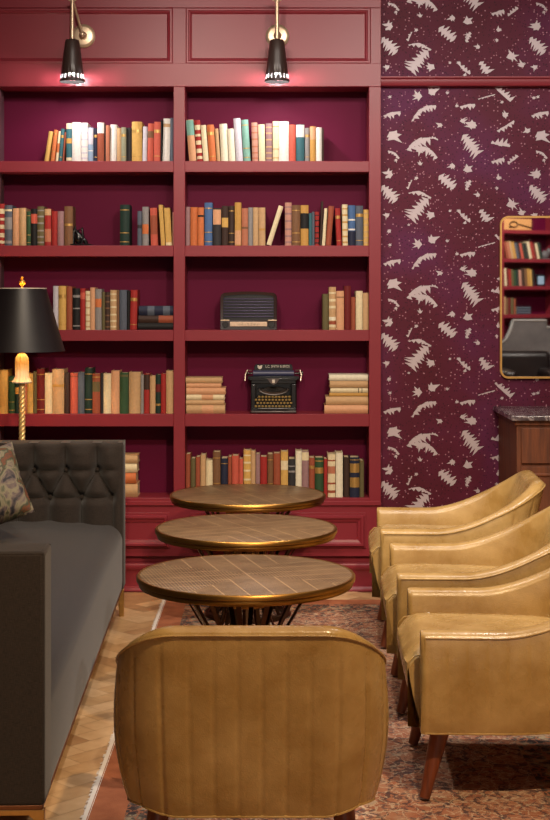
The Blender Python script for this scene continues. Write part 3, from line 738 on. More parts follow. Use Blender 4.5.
# ---------------------------------------------------------------- round tables
def m_marquetry():
    t = NT('bronze_hatched_top'); c = t.coord((1, 1, 1), rot=(0, 0, R(32)))
    s = t.n('ShaderNodeSeparateXYZ'); t.l(c, s.inputs[0])
    ax = t.math('ABSOLUTE', s.outputs[0]); ay = t.math('ABSOLUTE', s.outputs[1])
    d = t.math('ADD', ax, ay)
    ln = t.math('ABSOLUTE', t.math('SUBTRACT', t.math('FRACT', t.math('MULTIPLY', d, 62)), .5))
    d2 = t.math('SUBTRACT', ax, ay)
    l2 = t.math('ABSOLUTE', t.math('SUBTRACT', t.math('FRACT', t.math('MULTIPLY', d2, 9)), .5))
    line = t.math('GREATER_THAN', ln, .36)
    line2 = t.math('MULTIPLY', t.math('GREATER_THAN', l2, .47), .6)
    nz = t.noise(t.coord(), 9, 5, .6)
    base = t.ramp(nz, [(.3, lin((88, 68, 48))), (.7, lin((128, 102, 74)))])
    c1 = t.mix(t.math('MULTIPLY', line, .4), base, lin((196, 160, 112)))
    t.base(t.mix(line2, c1, lin((196, 160, 116)))); t.set(.38, .35, .5)
    t.bump(t.math('ADD', ln, t.math('MULTIPLY', nz, .4)), .5, .002); return t.m
M_top = m_marquetry()
RT = .3765; HT = .58
def make_table():
    r = empty('side_table', (0, 0, 0))
    b = MB(); b.lathe([(RT-.03, HT-.010), (RT-.012, HT-.006), (RT-.010, HT-.001), (RT-.012, HT)], n=96); b.build('table_top', M_top, r, smooth=True)
    b = MB(); b.lathe([(RT-.012, HT+.0005), (RT-.004, HT+.001), (RT, HT-.004), (RT, HT-.016), (RT-.008, HT-.020), (RT-.006, HT-.026), (RT-.010, HT-.036), (RT-.03, HT-.038), (RT-.03, HT-.006), (RT-.012, HT-.006)], n=96, close=True)
    b.build('rim', M_brass, r, smooth=True)
    b = MB(); b.lathe([(.24, HT-.028), (.245, HT-.030), (.245, HT-.012), (.20, HT-.011)], n=64); b.build('under_plate', M_iron, r, smooth=True)
    for k in range(14):
        a = 2*pi*k/14+.08
        q = MB(); pr = [(.235, HT-.03), (.17, .44), (.098, .32), (.088, .27), (.105, .2), (.15, .1), (.19, .02)]
        P = [(rr*cos(a), rr*sin(a), z) for rr, z in pr]
        # flat bar swept along the profile
        tx, ty = -sin(a), cos(a); vs = []; fs = []
        for (x, y, z) in P:
            for (u, v) in ((-.0085, -.003), (.0085, -.003), (.0085, .003), (-.0085, .003)):
                vs.append((x+tx*u+cos(a)*v, y+ty*u+sin(a)*v, z))
        for i in range(len(P)-1):
            for j in range(4): fs.append((i*4+j, i*4+(j+1) % 4, (i+1)*4+(j+1) % 4, (i+1)*4+j))
        fs += [(3, 2, 1, 0), tuple(len(P)*4-4+j for j in range(4))]
        q.add(vs, fs); q.build('base_rod', M_iron, r)
    b = MB(); b.lathe([(.078, .255), (.094, .26), (.097, .285), (.094, .31), (.078, .315)], n=40, close=True); b.build('waist_collar', M_brass, r, smooth=True)
    b = MB(); b.lathe([(.17, 0), (.205, 0), (.21, .006), (.205, .02), (.19, .024), (.17, .02)], n=64, close=True); b.build('foot_ring', M_iron, r, smooth=True)
    return r
t0 = make_table(); tabs = [t0, copy_tree(t0), copy_tree(t0)]
for o, px, Y, lb in zip(tabs, (246, 246.2, 247.8), (5.0, 6.0, 7.0), ('round bronze-topped side table nearest, just behind the single armchair', 'round bronze-topped side table, middle one of three in a line', 'round bronze-topped side table farthest, against the bookcase')):
    o.location = (X(px, Y), Y, .009); o.rotation_euler.z = random.uniform(0, .3)
    tag(o, lb, 'table', 'round side tables on the rug')

# ---------------------------------------------------------------- armchairs
def smooth(t): t = max(0, min(1, t)); return t*t*(3-2*t)
CB = .222   # height of the underside of the body
def chair_path():
    """outline of the shell centreline from left arm front, round the back, to right arm front"""
    hw_, fy, byy, rc = .310, .36, -.207, .13
    pts = []
    def line(a, b, n):
        for i in range(n): t = i/n; pts.append((a[0]+(b[0]-a[0])*t, a[1]+(b[1]-a[1])*t))
    line((-hw_, fy), (-hw_, byy+rc), 90)
    for i in range(70): a = pi+(pi/2)*i/70; pts.append((-hw_+rc+rc*cos(a), byy+rc+rc*sin(a)))
    line((-hw_+rc, byy), (hw_-rc, byy), 60)
    for i in range(70): a = 1.5*pi+(pi/2)*i/70; pts.append((hw_-rc+rc*cos(a), byy+rc+rc*sin(a)))
    line((hw_, byy+rc), (hw_, fy), 90); pts.append((hw_, fy))
    return pts
def make_chair():
    r = empty('armchair')
    P = chair_path(); n = len(P)
    S = [0]
    for a, b in zip(P[:-1], P[1:]): S.append(S[-1]+math.hypot(b[0]-a[0], b[1]-a[1]))
    tot = S[-1]
    seams = [tot/2+.060*(k+.5) for k in range(-14, 14)]
    def section(i):
        a, b = P[max(i-1, 0)], P[min(i+1, n-1)]
        tx, ty = b[0]-a[0], b[1]-a[1]; l = math.hypot(tx, ty); tx /= l; ty /= l
        nx, ny = ty, -tx     # outward
        if nx*P[i][0] + ny*(P[i][1]) < 0 and abs(P[i][0]) > .2 and False: nx, ny = -nx, -ny
        return P[i], (nx, ny), (tx, ty)
    # path runs left(-x) -> back(-y) -> right: tangent there is (0,-1) at left, outward must be (-1,0)
    rows = []; pip_t = []; pip_b = []; pip_i = []
    for i in range(n):
        p, nn, tt = section(i)
        if i == 0: pass
        back = max(0, -nn[1])                       # 1 on the back, 0 on the arms
        zt_ = .527+.212*min(1, max(0, (.14-p[1])/.36))**2.1
        corner = (2*abs(nn[0]*nn[1]))
        zb_ = CB+.018*corner**2
        fold = sum(exp(-((S[i]-s)/.0045)**2) for s in seams)*(.0010+.0010*back+.0035*corner)
        puff = .0010*abs(sin(pi*(S[i]-tot/2)/.060+pi/2))
        leanf = .012; leany = .110*smooth((.12-p[1])/.33)
        th = .034
        # rounding of arm front ends
        def off(z, o):
            t = (z-CB)/.52
            q = leanf*t*t*.55+leanf*t*.45
            bot = -.004*max(0, 1-(z-CB)/.05)**2-.022*max(0, 1-(z-CB)/.24)**2*smooth((.12-p[1])/.2)*(1-.8*back)
            return q+bot+o-.016*max(0, t)**3*smooth((.05-p[1])/.2)*(1-back)
        sec = []
        for k in range(11):
            z = zb_+(zt_-.018-zb_)*k/10
            bulge = .012*sin(pi*k/10)
            fd = fold*min(1, (10-k)/2)*1.0
            sec.append((off(z, th+bulge-fd+puff*min(1, (10-k)/3)), z))
        for k in range(1, 7):
            a = pi*k/7
            sec.append((off(zt_, th*cos(a)), zt_-.018+.022*sin(a)))
        for k in range(9):
            z = (zt_-.022)+(.30-zt_+.022)*k/8
            sec.append((off(z, -th-.012*sin(pi*k/8)), z))
        sec.append((off(.26, -th+.003), zb_+.006))
        def at(o_, z):
            tq = (z-CB)/.52
            return (p[0]+nn[0]*o_, p[1]+nn[1]*o_-leany*(tq*tq*.5+tq*.5), z)
        row = [at(o_, z) for o_, z in sec]
        rows.append(row)
        o_, z = sec[10]; pip_t.append(at(o_+.001, z+.004))
        o_, z = sec[0]; pip_b.append(at(o_, z+.003))
    m = len(rows[0])
    # rounded front ends of the arms: shrink towards the section centre while moving forward
    def endcap(row):
        cx = sum(q[0] for q in row)/m; cz = sum(q[2] for q in row)/m
        out = []
        for (f, dy) in ((.10, .007), (.28, .012), (1.0, .013)):
            rr = []
            for q in row:
                dx, dz = cx-q[0], cz-q[2]; dl = math.hypot(dx, dz) or 1
                s = min(dl, f*.07) if f < 1 else dl*.8
                rr.append((q[0]+dx*(s/dl), q[1]+dy, q[2]+dz*(s/dl)*(.12 if f < 1 else 1)))
            out.append(rr)
        return out
    e0, e1 = endcap(rows[0]), endcap(rows[-1])
    rows = e0[1::-1]+rows+e1[:2]
    b = MB(); vs = [q for row in rows for q in row]; N = len(rows); fs = []
    for i in range(N-1):
        for k in range(m): fs.append((i*m+k, i*m+(k+1) % m, (i+1)*m+(k+1) % m, (i+1)*m+k))
    fs += [tuple(range(m))[::-1], tuple((N-1)*m+k for k in range(m))]
    b.add(vs, fs); b.build('shell', M_tan, r, smooth=True)
    b = MB(); b.tube(pip_t[::2], .0032, 6); 
    b.tube([pip_t[0], pip_t[0][:2]+(.44,), (pip_b[0][0], pip_b[0][1]+.004, CB+.01)], .0028, 6)
    b.tube([pip_t[-1], pip_t[-1][:2]+(.44,), (pip_b[-1][0], pip_b[-1][1]+.004, CB+.01)], .0028, 6)
    b.build('top_piping', M_tan, r, smooth=True)
    b = MB(); b.tube(pip_b[::2], .0036, 6); b.build('bottom_piping', M_tan, r, smooth=True)
    # seat: crowned cushion whose front leans forward
    b = MB(); rows = []
    nx_, ny_ = 22, 30
    sw = .272
    def seat_outline(t):      # t 0..1 from front to back, returns y and half width
        y = .408-.612*t
        yy = max(0, (-.03-y)/.19)
        return y, sw*sqrt(max(0.05, 1-yy**2.2)) if yy < 1 else sw*.2
    top = []; 
    for j in range(ny_+1):
        t = j/ny_; y, hwid = seat_outline(t)
        row = []
        for i in range(nx_+1):
            u = -1+2*i/nx_
            fr = max(0, 1-t/.12)
            z = .470-.022*abs(u)**6-.05*fr**2.4-.012*t+.012*(1-u*u)*sin(pi*min(1, t*1.1))
            row.append((u*hwid*(1+.0*fr), y+.0, z))
        top.append(row)
    # front face rows under the first
    front = []
    for k, (yy, zz) in enumerate(((.414, .414), (.416, .394), (.412, .365), (.405, .33), (.395, .285), (.383, .245), (.374, CB))):
        front.append([(-sw*(1-.0*k)+2*sw*i/nx_, yy-.012*abs(-1+2*i/nx_)**8, zz) for i in range(nx_+1)])
    grid = front[::-1]+top
    vs = [q for row in grid for q in row]; w1 = nx_+1; fs = []
    for j in range(len(grid)-1):
        for i in range(nx_): fs.append((j*w1+i, j*w1+i+1, (j+1)*w1+i+1, (j+1)*w1+i))
    # skirt down the sides and back to the underside
    bo = [(q[0], q[1], CB+.004) for q in [row[0] for row in top]]
    base0 = len(vs)
    L_s = [j*w1 for j in range(len(grid))]; R_s = [j*w1+nx_ for j in range(len(grid))]
    for j in range(len(top)): vs.append((top[j][0][0], top[j][0][1], CB+.004))
    for j in range(len(top)): vs.append((top[j][-1][0], top[j][-1][1], CB+.004))
    nf = len(front)
    for j in range(len(top)-1):
        a0, a1 = (nf+j)*w1, (nf+j+1)*w1
        fs.append((a0, a1, base0+j+1, base0+j))
        c0, c1 = (nf+j)*w1+nx_, (nf+j+1)*w1+nx_
        fs.append((c0, base0+len(top)+j, base0+len(top)+j+1, c1))
    fl_ = [k*w1 for k in range(nf+1)]; fs.append(tuple(fl_)+(base0,))
    fr_ = [k*w1+nx_ for k in range(nf+1)]; fs.append(tuple(fr_[::-1])[:0]+tuple(reversed(fr_))+(base0+len(top),)[:0]+() if False else tuple(reversed(fr_+[])) + ())if False else fs.append(tuple([base0+len(top)]+fr_[::-1]))
    fs.append(tuple([0]+[base0+j for j in range(len(top))]+[base0+2*len(top)-1-j for j in range(len(top))]+[nx_]))
    b.add(vs, fs); b.build('seat', M_tan, r, smooth=True)
    for sx in (-1, 1):
        b = MB(); P2 = [(sx*(sw-.004), y, z) for y, z in ((.300, .453), (.345, .445), (.386, .440), (.405, .420), (.408, .392), (.399, .33), (.383, .25), (.372, CB+.01))]
        b.tube(P2, .003, 6); b.build('seat_piping', M_tan, r, smooth=True)
    for sx in (-1, 1):
        for (ty_, by_) in ((.300, .356), (-.13, -.21)):
            q = MB(); q.tube([(sx*.235, ty_, CB+.035), (sx*.237, ty_+.002*(1 if ty_ > 0 else -1), CB), (sx*.268, by_, .0082)], [.031, .030, .0165], 18)
            q.build('leg', M_walnut, r, smooth=True)
    return r
c0 = make_chair()
tag(c0, 'tan leather armchair seen from behind, in front of the tables', 'armchair', 'tan leather tub armchairs')
c0.location = (-.062, 3.89, .009); c0.rotation_euler.z = 0
for (x, y, rz, lb) in ((.820, 4.68, 88.3, 'tan leather armchair nearest in the row along the right side'),
                       (.828, 5.58, 87.8, 'tan leather armchair in the middle of the right-hand row'),
                       (.842, 6.57, 87.4, 'tan leather armchair at the far end of the row, by the bookcase')):
    c = copy_tree(c0); c.location = (x, y, .009); c.rotation_euler.z = R(rz); tag(c, lb, 'armchair', 'tan leather tub armchairs')

# ---------------------------------------------------------------- rug
def m_rug():
    t = NT('faded_persian_rug'); c = t.coord()
    s = t.n('ShaderNodeSeparateXYZ'); t.l(c, s.inputs[0])
    # distance to the nearest edge (rug centred on its origin)
    HX, HYY = .845, 2.36
    dx = t.math('SUBTRACT', HX, t.math('ABSOLUTE', s.outputs[0])); dy = t.math('SUBTRACT', HYY, t.math('ABSOLUTE', s.outputs[1]))
    d = t.math('MINIMUM', dx, dy)
    wob = t.noise(c, 40, 3)
    def motif(scale, thr, seed):
        v = t.n('ShaderNodeTexVoronoi'); v.inputs['Scale'].default_value = scale; v.feature = 'DISTANCE_TO_EDGE'
        m = t.n('ShaderNodeMapping'); m.inputs['Location'].default_value = (seed, seed*2, 0); t.l(c, m.inputs[0])
        nz = t.n('ShaderNodeTexNoise'); nz.inputs['Scale'].default_value = 34; nz.inputs['Detail'].default_value = 4; t.l(m.outputs[0], nz.inputs['Vector'])
        ad = t.n('ShaderNodeVectorMath'); ad.operation = 'MULTIPLY_ADD'; t.l(nz.outputs['Color'], ad.inputs[0]); ad.inputs[1].default_value = (.06, .06, 0); t.l(m.outputs[0], ad.inputs[2])
        t.l(ad.outputs[0], v.inputs['Vector'])
        return t.math('LESS_THAN', v.outputs['Distance'], thr)
    field = t.ramp(t.noise(c, 5, 6, .75), [(.35, lin((150, 84, 56))), (.5, lin((172, 116, 86))), (.65, lin((178, 142, 116)))])
    f1 = t.mix(t.math('MULTIPLY', motif(9, .035, 3), .8), field, lin((52, 42, 50)))
    f2 = t.mix(t.math('MULTIPLY', motif(24, .05, 7), .6), f1, lin((214, 190, 158)))
    f3 = t.mix(t.math('MULTIPLY', t.math('GREATER_THAN', t.noise(c, 42, 5, .75), .56), .75), f2, lin((48, 44, 58)))
    f4 = t.mix(t.math('MULTIPLY', t.math('GREATER_THAN', t.noise(t.coord(rot=(0, 0, 1)), 30, 5, .75), .58), .7), f3, lin((158, 88, 64)))
    bord = t.ramp(t.noise(c, 16, 5, .7), [(.42, lin((40, 38, 44))), (.52, lin((92, 84, 76))), (.6, lin((178, 160, 128)))])
    b2 = t.mix(t.math('MULTIPLY', motif(26, .08, 1), .7), bord, lin((186, 116, 80)))
    inb = t.math('MULTIPLY', t.math('GREATER_THAN', d, .115), t.math('LESS_THAN', d, .30))
    outer = t.math('LESS_THAN', d, .115)
    oc_ = t.ramp(t.noise(c, 10, 4), [(.35, lin((150, 82, 50))), (.65, lin((182, 108, 70)))])
    c1 = t.mix(inb, f4, b2); c2 = t.mix(outer, c1, oc_)
    fine = t.noise(c, 220, 3)
    c3 = t.mix(t.math('MULTIPLY', fine, .45), c2, lin((120, 90, 76)))
    t.base(c3); t.set(.95, 0, .15); t.bump(fine, .5, .003); return t.m
rug = empty('rug', (.285, 4.98, 0), 0, 'faded terracotta and navy patterned rug under the tables and armchairs', 'rug')
MB().box(-.845, .845, -2.36, 2.36, .0005, .008).build('pile', m_rug(), rug)
fr = MB(); q = random.Random(9)
for sx in (-1,):
    y = -2.36
    while y < 2.36:
        L = q.uniform(.006, .018); wq = q.uniform(.004, .009)
        fr.add([(-.845+.010, y, .0086), (-.845+.010, y+wq, .0086), (-.845-L, y+wq+q.uniform(-.006, .006), .003), (-.845-L, y+q.uniform(-.006, .006), .003)], [(0, 1, 2, 3)])
        y += wq*.8
fr.box(-.853, -.840, -2.36, 2.36, .001, .0084)
fr.build('fringe', mat('white_fringe', (226, 214, 200), .9), rug, fix=False)

# ---------------------------------------------------------------- sofa
AR = .845; AT = .15; SL = 3.05; LEG = .135; SDp = .95
so = empty('sofa', (-.632, 3.98, 0), R(1.8), 'charcoal linen sofa with deep-buttoned arm and brass legs, on the left', 'sofa')
SL_far0 = 2.93      # inner face of the far arm
def rbox(x0, x1, y0, y1, z0, z1, r_, name, m, parent, seg=4):
    return MB().box(x0, x1, y0, y1, z0, z1).build(name, m, parent, bevel=r_, seg=seg)
near = MB(); near.box(-SDp, 0, 0, AT, LEG+.012, AR)
na = near.build('arm', M_linen, so, bevel=.012, seg=3)
b = MB(); b.tube([(-.004, .004, LEG+.02), (-.004, .004, AR-.006), (-SDp+.02, .004, AR-.006)], .0035, 6); b.tube([(-.003, AT-.006, LEG+.3), (-.003, AT-.006, AR-.006), (-SDp+.02, AT-.006, AR-.006)], .0035, 6)
b.build('arm_piping', M_linen, na, smooth=True)
# far arm: front, top and a deep-buttoned inner face
px_, pz_ = .150, .262
bu0x, bu0z = X(97, 6.95)-(-.727), 0.713     # a button of the upper row, relative to the arm's front edge
def tuft(x, z):
    u = (x-bu0x)/px_; v = (z-bu0z)/pz_
    dpth = .062
    s, t = u+v, u-v
    if z > bu0z: hgt = abs(sin(pi*u))**.55
    elif z < bu0z-pz_/2: hgt = abs(sin(pi*(u+.5)))**.55
    else: hgt = min(1, (abs(sin(pi*s))*abs(sin(pi*t)))**.45)
    # the buttons themselves pull deeper
    for zz, ph in ((bu0z, 0), (bu0z-pz_/2, .5)):
        uu = ((u-ph+.5) % 1)-.5; dd = (uu*px_)**2+(z-zz)**2
        hgt -= .9*exp(-dd/(.018**2))
    for zz in (bu0z, bu0z-pz_/2): hgt *= .5+.5*min(1, abs(z-zz)/.03)**.6
    e = min(1, max(0, (AR-.0-z)/.05))*min(1, max(0, (-.018-x)/.05))
    return -dpth*(hgt*e)*1.0+.040*e
b = MB(); nx, nz = 170, 80
x_a, x_b, z_a, z_b = -SDp, 0, LEG+.012, AR
vs = []; fs = []
for j in range(nz+1):
    for i in range(nx+1):
        x = x_a+(x_b-x_a)*i/nx; z = z_a+(z_b-z_a)*j/nz
        d = tuft(x, z)
        # round the outer edges
        ex = max(0, (x+.02)/.02); ez = max(0, (z-(AR-.02))/.02)
        vs.append((x, SL_far0+d+.012*(ex**2+ez**2), z-.004*ex**2*0))
fs = [(j*(nx+1)+i, j*(nx+1)+i+1, (j+1)*(nx+1)+i+1, (j+1)*(nx+1)+i) for j in range(nz) for i in range(nx)]
o0 = len(vs); yb_ = SL_far0+AT
ring = [j*(nx+1)+nx for j in range(nz+1)]
top_r = [nz*(nx+1)+i for i in range(nx, -1, -1)]
left_r = [j*(nx+1) for j in range(nz, -1, -1)]
bot_r = [i for i in range(0, nx+1)]
loop = ring+top_r[1:]+left_r[1:]+bot_r[1:-1]
for k in loop: vs.append((vs[k][0], yb_, vs[k][2]))
nl = len(loop)
for k in range(nl): fs.append((loop[k], loop[(k+1) % nl], o0+(k+1) % nl, o0+k))
fs.append(tuple(o0+k for k in range(nl))[::-1])
b.add(vs, fs); fa = b.build('tufted_arm', M_linen, so, smooth=True)
for (zz, ph) in ((bu0z, 0), (bu0z-pz_/2, .5)):
    for k in range(-6, 3):
        x = bu0x+(k+ph)*px_
        if -SDp+.05 < x < -.03:
            MB().ellipsoid((x, SL_far0+.050, zz), (.011, .007, .011), 14, 8).build('tuft_button', M_linen, fa, smooth=True)
# base and seat
b = MB(); prof = []
sf = -.004
pts = [(-SDp+.15, LEG+.012), (sf-.004, LEG+.012), (sf, LEG+.05)]
for k in range(9):
    a = pi/2*k/8; pts.append((sf-.085+.085*cos(a), .455-.075+.075*sin(a)))
pts += [(-.35, .476), (-SDp+.15, .47)]
b.prism([(p[0], p[1]) for p in pts], 'y', AT-.002, SL_far0+.01)
st = b.build('seat', M_seatcloth, so, smooth=True)
b = MB(); b.box(-SDp, -SDp+.17, AT-.01, SL_far0+.03, LEG+.012, AR-.005); b.build('back', M_linen, so, bevel=.02, seg=3)
b = MB(); b.box(-SDp+.02, -.006, .004, SL_far0+AT-.004, LEG, LEG+.013); b.build('base_rail', mat('bronze_rail', (112, 66, 34), .45, .4), so, bevel=.002)
def u_leg(y):
    q = MB()
    poly = [(-.012, LEG+.001)]
    # flat bar along x with rounded turn down to each foot
    bar = [(-.010, 0), (-.010, LEG-.035)]+[(-.010-.022*(1-cos(pi/2*k/4)), LEG-.035+.022*sin(pi/2*k/4)) for k in range(1, 5)]+[(-SDp+.05, LEG-.013), (-SDp+.03, LEG-.02), (-SDp+.03, 0)]
    q.prism([(-.002, 0), (-.002, LEG), (-SDp+.02, LEG), (-SDp+.02, 0), (-SDp+.04, 0), (-SDp+.04, LEG-.03), (-SDp+.055, LEG-.016), (-.045, LEG-.016), (-.03, LEG-.03), (-.024, 0)], 'y', y-.012, y+.012)
    q.build('brass_leg', M_brushedbrass, so, bevel=.002)
u_leg(.018); u_leg(SL_far0+AT-.06)
# pillow
def m_pillow():
    t = NT('abstract_pillow_print'); v = t.coord()
    nz = t.n('ShaderNodeTexNoise'); nz.inputs['Scale'].default_value = 7; nz.inputs['Detail'].default_value = 5; nz.inputs['Distortion'].default_value = 2.0; t.l(v, nz.inputs['Vector'])
    c = t.ramp(nz.outputs['Fac'], [(.28, lin((26, 28, 30))), (.38, lin((50, 48, 54))), (.45, lin((104, 90, 86))), (.5, lin((128, 120, 98))), (.56, lin((60, 68, 54))), (.62, lin((112, 66, 42))), (.7, lin((60, 64, 66)))])
    t.base(c); t.set(.7, 0, .3); t.bump(t.noise(v, 40, 3), .2, .004); return t.m
b = MB(); n = 28; S2 = .175
vs = []; fs = []
def pil(u, v, s):
    e = (1-abs(u)**2.6)*(1-abs(v)**2.6)
    pin = 1-.06*(1-abs(u*v))*(max(abs(u), abs(v))**4)
    return (u*S2*pin, s*.095*e**.5, v*S2*pin)
for s in (-1, 1):
    for j in range(n+1):
        for i in range(n+1): vs.append(pil(-1+2*i/n, -1+2*j/n, s))
for s in (0, 1):
    o_ = s*(n+1)**2
    fs += [(o_+j*(n+1)+i, o_+j*(n+1)+i+1, o_+(j+1)*(n+1)+i+1, o_+(j+1)*(n+1)+i) for j in range(n) for i in range(n)]
b.add(vs, fs)
pi_ = b.build('throw_pillow', m_pillow(), None, smooth=True)
pi_.location = (-1.252, 6.25, .478+.228); pi_.rotation_euler = (R(-30), R(-20), R(8))
tag(pi_, 'grey, cream and rust abstract print pillow leaning on the sofa', 'pillow')

# ---------------------------------------------------------------- floor lamp
YL = 7.27
lp = empty('floor_lamp', (X(22, YL), YL, 0), 0, 'brass rope-twist floor lamp with black shade behind the sofa', 'floor lamp')
zs_b, zs_t = Z(351, YL), Z(288.5, YL)
b = MB(); b.lathe([(.215, zs_b), (.213, zs_b+.004), (.1215, zs_t-.004), (.121, zs_t), (.119, zs_t), (.2105, zs_b+.002), (.213, zs_b)], n=72, close=True, mi=0)
o = b.build('lamp_shade', [M_matblack, M_gold], lp, smooth=True)
for p in o.data.polygons:
    c = p.center; rr = math.hypot(c.x, c.y); 
    if p.normal.x*c.x+p.normal.y*c.y < 0: p.material_index = 1
b = MB(); b.lathe([(.1195, zs_t-.001), (.1235, zs_t-.001), (.1235, zs_t+.003), (.1195, zs_t+.003)], n=72, close=True); b.build('shade_rim', mat('white_trim', (226, 214, 196), .5), o, smooth=True)
b = MB()
for k in range(3):
    a = 2*pi*k/3+.4; b.tube([(0, 0, zs_t-.012), (.118*cos(a), .118*sin(a), zs_t-.006)], .002, 6)
b.build('spider', M_brass, lp)
b = MB(); b.lathe([(.004, 0), (.016, .002), (.018, .008), (.008, .014), (.006, .024), (.014, .034), (.016, .044), (.010, .054), (.004, .062), (.008, .068), (.002, .074)], (0, 0, zs_t-.012), 20); b.build('finial', M_gold, lp, smooth=True)
zb1, zb0 = Z(353, YL), Z(383, YL)
b = MB(); hh = zb1-zb0
def wob(a, z): return .06*cos(a*12)
b.lathe([(.022, 0), (.044, .0), (.049, .006), (.039, .020), (.033, .035), (.033, hh*.72), (.030, hh*.85), (.020, hh*.95), (.010, hh)], (0, 0, zb0), 96, wob=wob)
b.build('bell_ornament', M_cream, lp, smooth=True)
b = MB(); N = 260; ztopp = zb0+.01
for k in range(3):
    P = [(.0105*cos(2*pi*(k/3+i*.011*1.0*6.0/6)), .0105*sin(2*pi*(k/3+i*.011)), .03+(ztopp-.03)*i/N) for i in range(N+1)]
    P = [(.0085*cos(2*pi*k/3+2*pi*(p[2]/.07)), .0085*sin(2*pi*k/3+2*pi*(p[2]/.07)), p[2]) for p in P]
    b.tube(P, .0085, 8)
b.build('twisted_pole', mat('polished_rope_brass', (232, 200, 136), .35, .45, .1, 60), lp, smooth=True)
b = MB(); b.lathe([(.13, 0), (.132, .008), (.12, .016), (.04, .028), (.02, .05)], n=48); b.build('base', M_brass, lp, smooth=True)
b = MB(); b.lathe([(.008, 0), (.014, .01), (.014, .06), (.010, .065)], (0, 0, zb1-.005), 20); b.build('socket', M_brass, lp, smooth=True)
b = MB(); b.ellipsoid((0, 0, zb1+.10), (.028, .028, .042)); b.build('bulb', emit('lamp_bulb', (255, 205, 140), 30), lp, smooth=True)
hp = MB()
for sx in (-1, 1): hp.tube([(sx*.012, 0, zb1+.03), (sx*.055, 0, zb1+.1), (sx*.055, 0, zb1+.2), (sx*.03, 0, zs_t-.05), (0, 0, zs_t-.012)], .002, 6)
hp.build('harp', M_brass, lp)
l = bpy.data.lights.new('lamp_glow', 'POINT'); l.energy = 8.5; l.color = (1, .88, .68); l.shadow_soft_size = .03
lo = bpy.data.objects.new('lamp_glow', l); COL.objects.link(lo); lo.parent = lp; lo.location = (0, 0, zb1+.155)

# ---------------------------------------------------------------- marble-topped cabinet on the right
def m_marble():
    t = NT('grey_marble'); v = t.coord()
    nz = t.n('ShaderNodeTexNoise'); nz.inputs['Scale'].default_value = 9; nz.inputs['Detail'].default_value = 8; nz.inputs['Distortion'].default_value = 1.5; t.l(v, nz.inputs['Vector'])
    t.base(t.ramp(nz.outputs['Fac'], [(.35, lin((48, 40, 44))), (.5, lin((86, 74, 78))), (.56, lin((150, 138, 138))), (.62, lin((76, 66, 70)))])); t.set(.18, 0, .5); return t.m
CYf, CYb = 7.06, YW-.006
cx0 = X(492.7, YW)+.0; ctop = Z(406, YW)
cb = empty('sideboard', (0, 0, 0), 0, 'dark mahogany sideboard with a grey marble top under the mirror', 'cabinet')
b = MB(); b.box(cx0, 2.75, CYf-.02, CYb, ctop-.026, ctop); b.build('marble_top', m_marble(), cb, bevel=.006, seg=3)
b = MB(); b.box(cx0+.03, 2.72, CYf+.02, CYb, .08, ctop-.028); b.box(cx0+.02, 2.73, CYf+.008, CYb, ctop-.05, ctop-.026); b.box(cx0+.02, 2.73, CYf+.008, CYb, 0, .10)
b.build('carcass', M_mahog, cb, bevel=.003)
xx = cx0+.05
for k in range(5):
    d = MB(); d.box(xx, xx+.30, CYf+.004, CYf+.02, ctop-.235, ctop-.062); dr = d.build('drawer', M_mahog, cb, bevel=.003)
    kn = MB(); kn.tube([(xx+.15, CYf+.004, ctop-.15), (xx+.15, CYf-.016, ctop-.15)], [.007, .013], 14); kn.build('knob', M_brass, dr, smooth=True)
    d = MB(); d.box(xx, xx+.30, CYf+.006, CYf+.02, .13, ctop-.25); d.frame(xx+.03, xx+.27, .16, ctop-.28, CYf+.006, [(0, 0), (.004, .008), (.014, .008), (.02, 0)])
    d.build('door', M_mahog, cb, bevel=.002)
    xx += .325

# ---------------------------------------------------------------- mirror
mx0, mx1 = X(500, YW-.02), X(500, YW-.02)+.62; mz0, mz1 = Z(378.5, YW-.02), Z(216, YW-.02)
def rrect(x0, x1, z0, z1, r, n=8):
    out = []
    for (cx, cz, a0) in ((x1-r, z0+r, -pi/2), (x1-r, z1-r, 0), (x0+r, z1-r, pi/2), (x0+r, z0+r, pi)):
        for k in range(n+1): a = a0+pi/2*k/n; out.append((cx+r*cos(a), cz+r*sin(a)))
    return out
mi = empty('wall_mirror', (0, 0, 0), 0, 'rounded rectangular wall mirror with thin brass frame, above the sideboard', 'mirror')
A = rrect(mx0, mx1, mz0, mz1, .045); B = rrect(mx0+.010, mx1-.010, mz0+.010, mz1-.010, .036)
n_ = len(A); vs = []
for (ps, y) in ((A, YW-.002), (A, YW-.026), (B, YW-.026), (B, YW-.002)): vs += [(p[0], y, p[1]) for p in ps]
fs = [(a*n_+i, a*n_+(i+1) % n_, ((a+1) % 4)*n_+(i+1) % n_, ((a+1) % 4)*n_+i) for a in range(4) for i in range(n_)]
MB().add(vs, fs).build('frame', mat('thin_gilt_frame', (214, 164, 92), .35, .5), mi, smooth=True)
t = NT('mirror_silver'); t.base((.92, .92, .92)); t.set(.02, 1)
MB().prism(rrect(mx0+.009, mx1-.009, mz0+.009, mz1-.009, .037), 'y', YW-.014, YW-.003).build('mirror_glass', t.m, mi)

